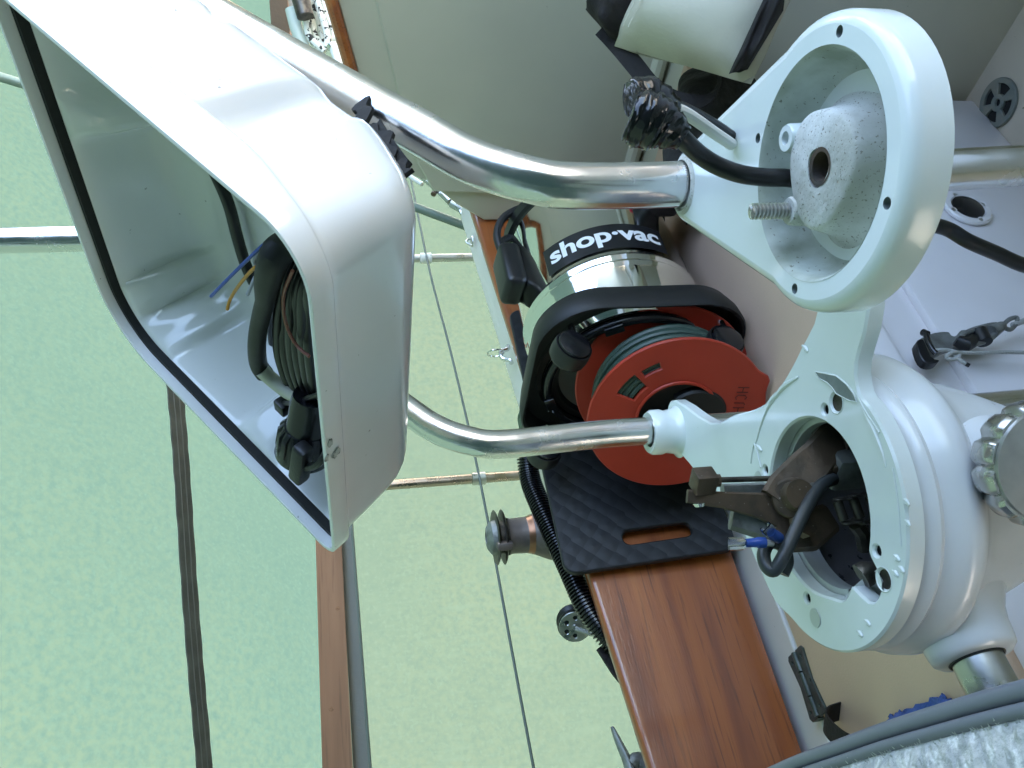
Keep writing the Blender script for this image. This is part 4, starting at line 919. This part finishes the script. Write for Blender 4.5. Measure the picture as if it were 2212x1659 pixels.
T('inner_ring', [vp(.004, (RT-.014)*math.cos(t), (RT-.014)*math.sin(t)) for t in np.linspace(0, 2*math.pi, 61)[:-1]], .008, 'blackgl', vac, n=12, closed=True)
for t in (1.15, 2.75, 4.3, 5.9):
    link('clip', mesh(*box_raw(vp(-.006, (RT-.014)*math.cos(t+math.pi/2), (RT-.014)*math.sin(t+math.pi/2)), va, V(0, 0, 0)+vy*math.cos(t)+vz*math.sin(t), vy*-math.sin(t)+vz*math.cos(t), (.006, .028, .016), .0015)), 'blackgl', vac)
# casters at the four corners
def caster(y, z, spin):
    s0 = vp(-.002, y, z)
    c_ = link('caster', mesh(*lathe_raw([(.006, .004), (.006, -.034), (.004, -.036), (0, -.036)], s0, va, 16)), 'zinc', vac)
    w_ax = unit(vy*math.cos(spin)+vz*math.sin(spin)); cc = s0-va*.044+unit(vy*-math.sin(spin)+vz*math.cos(spin))*.012
    link('fork', mesh(*lathe_raw([(.012, -.013), (.026, -.012), (.027, -.004), (.027, .004), (.026, .012), (.012, .013)], cc, w_ax, 28)), 'blackpl', c_)
    link('wheel', mesh(*lathe_raw([(0, -.019), (.018, -.0185), (.023, -.016), (.0245, -.010), (.0245, -.0135), (.0245, .0135), (.023, .016), (.018, .0185), (0, .019)], cc, w_ax, 32)), 'blackgl', c_)
for y, z, sp in ((-.116, .112, .25), (.116, .112, .1), (-.116, -.108, .2), (.112, -.110, .1)): caster(y, z, sp)
# black sticker wrapped round the tank with its white lettering
def on_tank(phi, a, r): return VC+va*a+(vy*math.cos(phi)+vz*math.sin(phi))*r
PH0 = math.radians(168); LW = .198; LA0, LA1 = .134, .188
vs, fs = [], []; n_ = 40
for i in range(n_+1):
    ph = PH0+(i/n_-.5)*LW/RT
    for a in (LA0, LA1): vs.append(on_tank(ph, a, RT+.0012))
for i in range(n_): fs.append((2*i, 2*i+2, 2*i+3, 2*i+1))
stk = link('sticker', mesh(vs, fs), 'labelblack', vac)
fc = bpy.data.curves.new('lettering', 'FONT'); fc.body = 'shop\u00b7vac'; fc.size = 1; fc.align_x = 'CENTER'; fc.align_y = 'CENTER'; fc.offset = .028; fc.space_character = .98; fc.resolution_u = 6
fo = bpy.data.objects.new('lettering_source', fc); COL.objects.link(fo); dg = bpy.context.evaluated_depsgraph_get()
tm = bpy.data.meshes.new_from_object(fo.evaluated_get(dg)); bpy.data.objects.remove(fo)
bm = bmesh.new(); bm.from_mesh(tm); bmesh.ops.triangulate(bm, faces=bm.faces)
xs_ = [v.co.x for v in bm.verts]; ys_ = [v.co.y for v in bm.verts]; w_ = max(xs_)-min(xs_); xc = (max(xs_)+min(xs_))/2; yc = (max(ys_)+min(ys_))/2; hh = max(ys_)-min(ys_)
for v in bm.verts:
    x = (v.co.x-xc)/w_*LW*.90; y = (v.co.y-yc)/hh*.042
    v.co = Vector(tuple(on_tank(PH0+x/RT, (LA0+LA1)/2+y, RT+.0021)))
bm.to_mesh(tm); bm.free(); link('lettering', tm, 'letter', stk, sharp=None)
# motor head, latches, grip and switch
vlathe('motor_head', [(RT-.004, .305), (RT+.002, .308), (RT+.003, .325), (RT-.002, .332), (RT-.03, .338), (RT-.045, .355), (RT-.07, .365), (0, .368)], 'blackpl')
def latch(phi):
    c_ = on_tank(phi, .215, RT+.013); rd = vy*math.cos(phi)+vz*math.sin(phi); tg = -vy*math.sin(phi)+vz*math.cos(phi)
    l_ = link('latch', mesh(*box_raw(c_, va, tg, rd, (.095, .060, .036), .011, 3)), 'blackpl', vac)
    T('latch_slot', [c_-va*.035+tg*-.031, c_-va*.018+tg*-.031], .003, 'blackgl', l_, n=8)
    T('bail', [c_+va*.04+tg*.012, c_+va*.062+rd*.008+tg*.008, c_+va*.085-rd*.008, c_+va*.10-rd*.03], .007, 'rubber', l_, n=10, sub=4)
latch(math.radians(97)); latch(math.radians(277))
link('front_grip', mesh(*box_raw(on_tank(math.radians(215), .285, RT+.018), va, unit(vz), vy, (.09, .06, .05), .012, 3)), 'blackpl', vac)
T('red_switch', [on_tank(math.radians(204), .30, RT+.032), on_tank(math.radians(209), .30, RT+.032)], .009, 'redrag', vac, n=10)
T('power_cord', [on_tank(math.radians(100), .25, RT+.022), on_tank(math.radians(103), .29, RT+.028), on_tank(math.radians(108), .325, RT+.012), on_tank(math.radians(118), .35, RT-.03)], .0065, 'rubber', vac, n=10, sub=5)
# white pipe end and red rag behind the latch
pe = teak_face(1112, 480)
T('pipe_fitting', [pe+V(.03, -.004, -.01), pe+V(0, -.012, 0), pe+V(-.03, -.012, .0)], [.013, .013, .011], 'pvc', n=16, label='short white pipe fitting lying against the teak behind the tank', cat='pipe fitting', loc=pe)
pr = teak_face(1092, 545)
rg = plate_raw([(-.02, -.012), (-.012, .010), (.004, .016), (.03, .006), (.02, -.004), (.004, -.02)], [], pr-V(0, .006, 0), EX, EZ, .004, .001)
link('red_rag', mesh(*rg), 'redrag', label='scrap of bright red cloth peeping out behind the black latch', cat='rag', loc=pr)

# ================================================================== FOAM MAT LEANING ON THE TEAK
mth = .010
def mpt(u, w, t=0): return V(u, 1.098+.033*(w/.28)-t, ZT+.013+w)
mo = rrect(.515, 0, 1.06, .272, [.02, .02, .02, .02], 7); sh = rrect(.548, .062, .573, .172, .0122, 7)
mu, mvv = EX, unit(V(0, .033, .28)); mw = np.cross(mu, mvv)
link('foam_mat', mesh(*plate_raw(mo, [sh], V(0, 1.098, ZT+.013), mu, mvv, mth, .002)), 'mat', label='thick black quilted foam mat with a slot handle standing against the teak', cat='mat', loc=V(.8, 1.1, ZT+.013))

# ================================================================== RED CORD REEL
rn = unit(V(-.93, -.30, .10)); QC = V(.628, .897, .590)
rk = unit(np.cross(EZ, rn)); rv = np.cross(rn, rk)
reel = thing('cord_reel', 'red plastic cord reel wound with dark green flex standing in front of the vacuum base', 'cord reel', V(.68, .93, ZT+.012))
def reel_pt(a, y, z): return QC+rn*a+rk*y+rv*z
RQ = .127
def disc(name, a, th, holes, out_):
    return link(name, mesh(*plate_raw(out_, holes, QC+rn*a, rk, rv, th, .0015)), 'red', reel, sharp=40)
bump_a = math.radians(-62)
oc = []
for t in np.linspace(0, 2*math.pi, 97)[:-1]:
    r = RQ+.010*math.exp(-(((t-bump_a+math.pi) % (2*math.pi)-math.pi)/.10)**2); oc.append((r*math.cos(t), r*math.sin(t)))
def arc_slot(r0, r1, a0, a1, n=8):
    a = np.linspace(a0, a1, n); return [(r1*math.cos(x), r1*math.sin(x)) for x in a]+[(r0*math.cos(x), r0*math.sin(x)) for x in a[::-1]]
hub_hole = [(.056*math.cos(t), .056*math.sin(t)) for t in np.linspace(0, 2*math.pi, 49)[:-1]]
disc('front_flange', .0, .004, [hub_hole, arc_slot(.070, .098, .80, 1.18), arc_slot(.086, .096, .42, .70)], oc)
disc('back_flange', -.086, .004, [circ((-.09, -.055), .006, 12)], circ((0, 0), RQ+.003, 96))
link('hub_drum', mesh(*lathe_raw([(.060, -.003), (.0605, -.086)], QC, rn, 60)), 'red', reel)
link('hub_rim', mesh(*lathe_raw([(.0555, .001), (.0565, .0035), (.0595, .0035), (.0605, .0012)], QC, rn, 60)), 'red', reel)
link('hub_cup', mesh(*lathe_raw([(.0555, .0), (.054, -.03), (.05, -.055), (0, -.057)], QC, rn, 60)), 'blackpl', reel)
link('socket_lid', mesh(*plate_raw([(p[0]*.040, p[1]*.044) for p in circ((0, 0), 1, 28, -1.9, 1.0)], [], QC+rn*.004+rk*.006-rv*.026, rk, rv, .012, .003)), 'blackpl', reel)
# wound flex: separate turns in two layers, crossing a little
rng = np.random.RandomState(5)
for k in range(16):
    lay = k//8; a = -.010-.0092*(k % 8)-.004*lay; r0 = .098+.0085*lay-.004*((k*5) % 3)*.3
    if lay == 1 and k % 8 in (0, 7): continue
    ph = rng.rand()*6.28
    T('flex_turn', [reel_pt(a+.004*math.sin(t+ph), (r0+.0015*math.sin(2*t+ph))*math.cos(t), (r0+.0015*math.sin(2*t+ph))*math.sin(t)) for t in np.linspace(0, 2*math.pi, 49)[:-1]], .0046, 'greencord', reel, n=8, closed=True)
T('flex_turn', [reel_pt(-.012-.060*(t/5), (.1145)*math.cos(.4+t), .1145*math.sin(.4+t)) for t in np.linspace(0, 5, 40)], .0046, 'greencord', reel, n=8)
for a_, r_ in ((-.0085, .074), (-.0085, .083), (-.0085, .0915)):
    T('flex_turn', [reel_pt(a_, r_*math.cos(t), r_*math.sin(t)) for t in np.linspace(0, 2*math.pi, 49)[:-1]], .0045, 'greencord', reel, n=8, closed=True)
# pen marks on the flange
def stroke(pts):
    o_ = reel_pt(.0006, .020, -.086)
    T('pen_mark', [o_+rk*y+rv*x for x, y in pts], .0007, 'ink', reel, n=5)
for k, g in enumerate(([(-.008, .030), (.008, .030)], [(-.008, .022), (.008, .022)], [(0, .030), (0, .022)], [(.006, .010), (.008, .013), (.005, .017), (-.005, .017), (-.008, .013), (-.006, .010)], [(.008, .004), (-.006, .004), (-.008, .001)], [(-.008, -.004), (.008, -.004)], [(-.008, -.012), (.008, -.012)], [(0, -.004), (0, -.012)])): stroke(g)

# ================================================================== TOTE BAG AND CLOTHES AT THE FORWARD END OF THE SEAT
bgc = Pd(1490, -40, 1.16)
bag = thing('tote_bag', 'stained cream canvas tote bag with dark brown ends lying forward on the seat', 'bag', bgc)
def soft_quad(name, front, depth, m, bulge=.02, nu=18, nv=14, seed=1, parent=bag):
    """cushion-like closed form: four image corners with depths, swollen in the middle, `depth` thick"""
    c = [Pd(*p) for p in front]; rng = np.random.RandomState(seed); ph = rng.rand(6)*6.28
    nrm = unit(np.cross(c[1]-c[0], c[3]-c[0])); 
    if nrm@(CAM-c[0]) < 0: nrm = -nrm
    vs, fs = [], []
    for s_ in (1, -1):
        for i in range(nu+1):
            for j in range(nv+1):
                u, v = i/nu, j/nv; p = (c[0]*(1-u)+c[1]*u)*(1-v)+(c[3]*(1-u)+c[2]*u)*v
                e = (1-(2*u-1)**6)*(1-(2*v-1)**6); w = bulge*math.sin(math.pi*u)*math.sin(math.pi*v)+.006*math.sin(9*u+ph[0]+4*v)+.004*math.sin(13*v+ph[1]-5*u)
                vs.append(p+nrm*(s_*(depth/2)*e+w*(1 if s_ > 0 else .3)-depth/2))
    n1 = (nu+1)*(nv+1)
    for s_ in (0, 1):
        for i in range(nu):
            for j in range(nv):
                a = s_*n1+i*(nv+1)+j; fs.append((a, a+nv+1, a+nv+2, a+1))
    bd = [(i, 0) for i in range(nu)]+[(nu, j) for j in range(nv)]+[(nu-i, nv) for i in range(nu)]+[(0, nv-j) for j in range(nv)]
    ix = [i*(nv+1)+j for i, j in bd]
    for k in range(len(ix)): fs.append((ix[k], ix[(k+1) % len(ix)], ix[(k+1) % len(ix)]+n1, ix[k]+n1))
    return link(name, mesh(vs, fs), m, parent, sharp=70)
soft_quad('body', [(1290, 72, 1.20), (1588, 152, 1.06), (1730, -150, 1.02), (1400, -190, 1.16)], .10, 'canvas', .03, seed=2)
soft_quad('end_panel', [(1236, -8, 1.22), (1300, 66, 1.20), (1352, 62, 1.195), (1412, -190, 1.16)], .10, 'darkcloth', .015, seed=4)
soft_quad('end_panel', [(1578, 152, 1.065), (1620, 142, 1.06), (1700, 10, 1.03), (1720, -160, 1.02)], .06, 'darkcloth', .006, seed=6)
def ribbon(name, pts, hw, m, parent, wdir=None, sub=6, th=.002):
    P = catmull([Pd(*p) for p in pts], sub); W = []
    for i in range(len(P)):
        t_ = unit(P[min(i+1, len(P)-1)]-P[max(i-1, 0)]); wd = unit(wdir if wdir is not None else P[i]-CAM); w = wd-t_*(wd@t_)*.98; W.append(unit(w)*(hw if not callable(hw) else hw(i/(len(P)-1))))
    return link(name, mesh(*strip_raw(P, W, th)), m, parent, sharp=60)
hpth = catmull([Pd(*p) for p in ((1300, 60, 1.24), (1335, 98, 1.24), (1372, 142, 1.23), (1410, 188, 1.22), (1452, 214, 1.21), (1500, 222, 1.20), (1538, 208, 1.21), (1556, 172, 1.23), (1552, 120, 1.25))], 6)
hw_ = []
for i, p_ in enumerate(hpth):
    t_ = i/(len(hpth)-1); tg_ = unit(hpth[min(i+1, len(hpth)-1)]-hpth[max(i-1, 0)]); vw = unit(p_-CAM); side = unit(np.cross(tg_, vw)); k_ = max(0, min(1, 1.9-t_*2.4))
    hw_.append(unit(side*k_+vw*(1-k_)*.9+side*.22)*.0135)
link('handle', mesh(*strip_raw(hpth, hw_, .0025)), 'darkcloth', bag, sharp=60)
for k, q_ in enumerate(((1245, 0), (1275, 30))): T('stitching', [Pd(1395+k*12, -60, 1.115), Pd(1368+k*12, 10, 1.125), Pd(1345+k*12, 58, 1.14)], .0008, 'canvas', bag, n=5)
clo = thing('dark_jacket', 'dark crumpled jacket heaped on the seat under the tote bag', 'jacket', Pd(1500, 260, 1.32))
soft_quad('cloth', [(1492, 120, 1.36), (1568, 130, 1.25), (1560, 330, 1.22), (1465, 380, 1.32)], .09, 'clothes', .05, nu=26, nv=26, seed=8, parent=clo)
soft_quad('cloth', [(1425, 320, 1.38), (1520, 240, 1.30), (1530, 420, 1.26), (1445, 470, 1.32)], .07, 'clothes', .04, nu=22, nv=22, seed=11, parent=clo)

# ================================================================== COCKPIT WELL FITTINGS
dp = PZ(2160, 222, ZS)
dr = thing('cockpit_drain', 'grey plastic round drain with four segment openings set in the cockpit sole', 'drain', dp)
dr_r = .040
segs = [arc_slot(.014, .031, a-.48, a+.48, 9) for a in np.arange(4)*math.pi/2+.25]
link('grate', mesh(*plate_raw(circ((0, 0), dr_r, 48), segs+[circ((0, 0), .006, 14)], dp+V(0, 0, .006), EX, EY, .005, .001)), 'plasticgrey', dr)
link('sump', mesh(*lathe_raw([(0, .0008), (.034, .0008)], dp, EZ, 40)), 'dark', dr)
p = PY(2086, 455, YR+.006)
sk = thing('deck_socket', 'round white socket flange with black centre screwed to the cockpit side', 'socket', p)
yn = V(0, -1, 0); sxu, sxv = EX, EZ
link('flange', mesh(*plate_raw(circ((0, 0), .036, 48), [circ((0, 0), .0245, 32)]+[circ((.0285*math.cos(a), .0285*math.sin(a)), .003, 10) for a in (.2, 1.77, 3.34, 4.9)], p+yn*.008, EX, EZ, .006, .002)), 'gel', sk)
link('bung', mesh(*lathe_raw([(.0243, .004), (.0240, .008), (.019, .011), (0, .012)], p, yn, 32)), 'blackgl', sk)
for a in (.2, 1.77, 3.34, 4.9): link('screw', mesh(*lathe_raw([(0, .0078), (.0033, .0074), (.0034, .005)], p+EX*.0285*math.cos(a)+EZ*.0285*math.sin(a), yn, 12)), 'steel_dull', sk)
# cam cleat block hanging against the cockpit side
bd_ = PY(2020, 742, YR-.005)
bk = thing('snap_shackle_block', 'small black block with cam and tied grey line hanging against the white cockpit side', 'block', bd_)
YK = YR-.010
def kp(x, y, dy=0): return PY(x, y, YK-dy)
def flatpoly(name, pts, th, m, dy=0, holes=()):
    c_ = kp(*pts[0], dy); o_ = V(c_[0], YK-dy, c_[2]); q_ = [kp(*p_, dy) for p_ in pts]
    return link(name, mesh(*plate_raw([(a[0]-o_[0], a[2]-o_[2]) for a in q_], [], o_, EX, EZ, th, .001)), m, bk)
flatpoly('cheek', smooth2([(1990, 735), (1996, 727), (2020, 718), (2048, 716), (2056, 724), (2066, 724), (2078, 712), (2098, 716), (2100, 735), (2090, 748), (2060, 752), (2035, 760), (2012, 775), (2000, 772)], 3), .007, 'castgrey', .0)
flatpoly('cheek', smooth2([(1980, 740), (1995, 733), (2012, 770), (2030, 778), (2012, 785), (1992, 775)], 3), .012, 'blackpl', .004)
T('pin', [kp(2000, 722, .012), kp(2006, 740, .012), kp(2014, 755, .012), kp(2022, 764, .012)], .0035, 'blackgl', bk, n=12); T('pin', [kp(1994, 718, .008), kp(2003, 722, .012)], .0045, 'blackgl', bk, n=12)
T('cam', [kp(2065, 735, .012), kp(2085, 745, .012), kp(2105, 735, .012)], [.007, .010, .008], 'blackpl', bk, n=12)
T('snap_hook', [kp(2075, 728, .015), kp(2098, 715, .016), kp(2120, 708, .016), kp(2150, 702, .015), kp(2158, 712, .015), kp(2140, 730, .015), kp(2110, 742, .014), kp(2085, 742, .014)], .0038, 'castgrey', bk, n=10, sub=4, closed=True)
T('sheave', [kp(2115, 715, .016), kp(2128, 740, .016)], .009, 'blackpl', bk, n=18); T('swivel', [kp(2140, 718, .015), kp(2165, 704, .015)], [.009, .006], 'castgrey', bk, n=12)
T('swivel_eye', [kp(2168, 704, .014), kp(2180, 690, .014), kp(2196, 686, .014), kp(2196, 698, .014), kp(2182, 712, .014)], .0028, 'castgrey', bk, n=10, sub=4, closed=True)
T('grey_line', [kp(2018, 757, .013), kp(2040, 756, .014), kp(2062, 760, .014), kp(2072, 770, .013), kp(2058, 776, .012), kp(2044, 772, .012), kp(2056, 762, .016), kp(2080, 762, .014), kp(2120, 762, .012), kp(2170, 761, .010), kp(2240, 762, .010)], .0024, 'rope_grey', bk, n=9, sub=5)
T('line_tail', [kp(2058, 766, .012), kp(2074, 778, .013), kp(2088, 787, .012)], .0024, 'rope_grey', bk, n=9, sub=4); T('whipping', [kp(2086, 786, .012), kp(2094, 790, .012)], .0026, 'blackpl', bk, n=9)
T('upper_line', [kp(2188, 702, .014), kp(2215, 692, .012), kp(2260, 688, .012)], .0036, 'rope_grey', bk, n=9)

# ================================================================== AFT THINGS: blue towel, webbing loop, speckled cushion
tw = PZ(2010, 1512, ZT+.02)
def towel():
    a, b, c_, d_ = PZ(1920, 1548, ZT+.014), PZ(2040, 1500, ZT+.014), PZ(2190, 1560, ZT+.014), PZ(2060, 1700, ZT+.014); vs, fs = [], []; n = 24; rng = np.random.RandomState(2)
    for i in range(n+1):
        for j in range(n+1):
            u, v = i/n, j/n; p_ = (a*(1-u)+b*u)*(1-v)+(d_*(1-u)+c_*u)*v; h = .012+.010*math.sin(7*u+3*v)+.006*math.sin(15*v-4*u); e = min(1, 8*min(u, v, 1-u, 1-v))
            p_ = p_+ (1-e)*.0012*V(*rng.randn(3)*[1, 1, .0]); vs.append(p_+EZ*max(.002, h*e))
    for i in range(n):
        for j in range(n): k = i*(n+1)+j; fs.append((k, k+n+1, k+n+2, k+1))
    return vs, fs
tme = mesh(*towel()); to = link('blue_towel', tme, 'blue_towel', sharp=80, label='crumpled blue towel lying on the seat behind the grey cushion edge', cat='towel', loc=tw)
md = to.modifiers.new('thickness', 'SOLIDIFY'); md.thickness = .004
wl_ = PZ(1845, 1560, ZT+.012)
wb = thing('webbing_loop', 'black webbing strap loop standing up on the seat beside the cushion', 'strap', wl_)
P = catmull([wl_+V(.02, .022, 0), wl_+V(.015, .018, .022), wl_+V(.0, .0, .036), wl_+V(-.025, -.022, .034), wl_+V(-.042, -.035, .012), wl_+V(-.044, -.037, 0)], 6)
link('strap', mesh(*strip_raw(P, [unit(V(.6, -.8, 0))*.013]*len(P), .002)), 'darkcloth', wb, sharp=60)
# cushion: grey vinyl welt round a speckled terry top, close below the camera
ZC = .80
e_ = [PZ(x, y, ZC) for x, y in ((1560, 1720), (1690, 1659), (1800, 1618), (1900, 1582), (2000, 1551), (2105, 1520), (2212, 1492), (2330, 1466))]
cush = thing('speckled_cushion', 'white speckled terry cushion with a smooth grey vinyl welt close beside the pedestal shaft', 'cushion', V(.06, .36, .62))
ec_ = catmull(e_, 6)
mid_ = sum(ec_)/len(ec_)
inward = unit(V(-1, -.12, 0))
T('welt', [p_+V(0, 0, -.003) for p_ in ec_], .0042, 'vinyl_grey', cush, n=16)
T('welt', [p_+inward*.0068+V(0, 0, .001) for p_ in ec_], .0030, 'vinyl_grey', cush, n=16)
vs, fs = [], []; nn = 90; rng = np.random.RandomState(12)
for i, p_ in enumerate(ec_):
    for j in range(nn+1):
        t = j/nn; vs.append(p_+inward*(.0085+.16*t**1.15)+V(0, 0, .0015+.010*math.sin(min(1, t*4)*math.pi/2)))
for i in range(len(ec_)-1):
    for j in range(nn): k = i*(nn+1)+j; fs.append((k, k+nn+1, k+nn+2, k+1))
link('terry_top', mesh(vs, fs), 'speckle', cush, sharp=80)
vs, fs = [], []
for i, p_ in enumerate(ec_):
    for q_ in (p_+V(0, 0, -.004), p_+inward*.004+V(0, 0, -.09), p_+inward*.17+V(0, 0, -.09), p_+inward*.172+V(0, 0, .006)): vs.append(q_)
for i in range(len(ec_)-1):
    for k in range(3): fs.append((4*i+k, 4*i+k+1, 4*i+5+k, 4*i+4+k))
link('side', mesh(vs, fs), 'vinyl_grey', cush, sharp=50)
# tufts along the edge of the terry
vs, fs = [], []
for k in range(500):
    t = random.random(); p_ = ec_[min(len(ec_)-1, int(t*len(ec_)))]+V(*(np.random.randn(3)*.0012)); b_ = p_+inward*.0100+V(0, 0, .002); a_ = random.uniform(-.0015, .0015); q_ = len(vs)
    vs += [b_+V(0, -.0006, 0), b_+V(0, .0006, 0), b_-inward*random.uniform(.0008, .0018)+V(0, a_, random.uniform(.0005, .0012))]; fs.append((q_, q_+1, q_+2))
link('tufts', mesh(vs, fs), 'speckle', cush, kind='stuff', sharp=None)

# ================================================================== THINGS HANGING BEYOND THE BULKHEAD TOP
rb = thing('flecked_rope_coil', 'hank of black flecked white rope hanging beside the top of the cream bulkhead', 'rope', Pd(690, 60, 2.05))
for k in range(6):
    x0 = 655+k*12; d_ = 1.98+.02*(k % 3)
    T('rope_fall', [Pd(x0-28, -60, d_), Pd(x0-10, -10, d_), Pd(x0+6, 40, d_), Pd(x0+14+k, 80, d_), Pd(702+k, 112-3*k, d_)], .0085, 'rope_spot', rb, n=9, sub=5)
Lz('black_cap', [(0, 0), (.02, .0), (.022, .05), (.012, .12), (0, .125)], Pd(660, 36, 1.95), Pd(640, -40, 1.95)-Pd(660, 36, 1.95), 'steel_dark', rb, 20)
T('shackle_pin', [Pd(716, 96, 1.9), Pd(720, 104, 1.9)], .012, 'zinc', rb, n=12)
T('shackle', [Pd(722, 100, 1.9), Pd(728, 125, 1.9), Pd(735, 150, 1.9)], [.014, .010, .012], 'pvc', rb, n=10)
T('grey_frame', [Pd(630, 20, 2.0), Pd(640, 60, 2.0), Pd(664, 120, 2.0), Pd(688, 160, 2.0)], .016, mat('greenish_white_tube', (.42, .47, .40), .5), rb, n=12)
stp = thing('brown_strap', 'hanging brown webbing strap beside the flecked rope', 'strap', Pd(600, 40, 2.3))
link('strap', mesh(*box_raw(Pd(603, 20, 2.35), EZ, unit(V(.5, -.8, 0)), unit(V(.8, .5, 0)), (.05, .42, .006), .001)), 'brownpaint', stp)
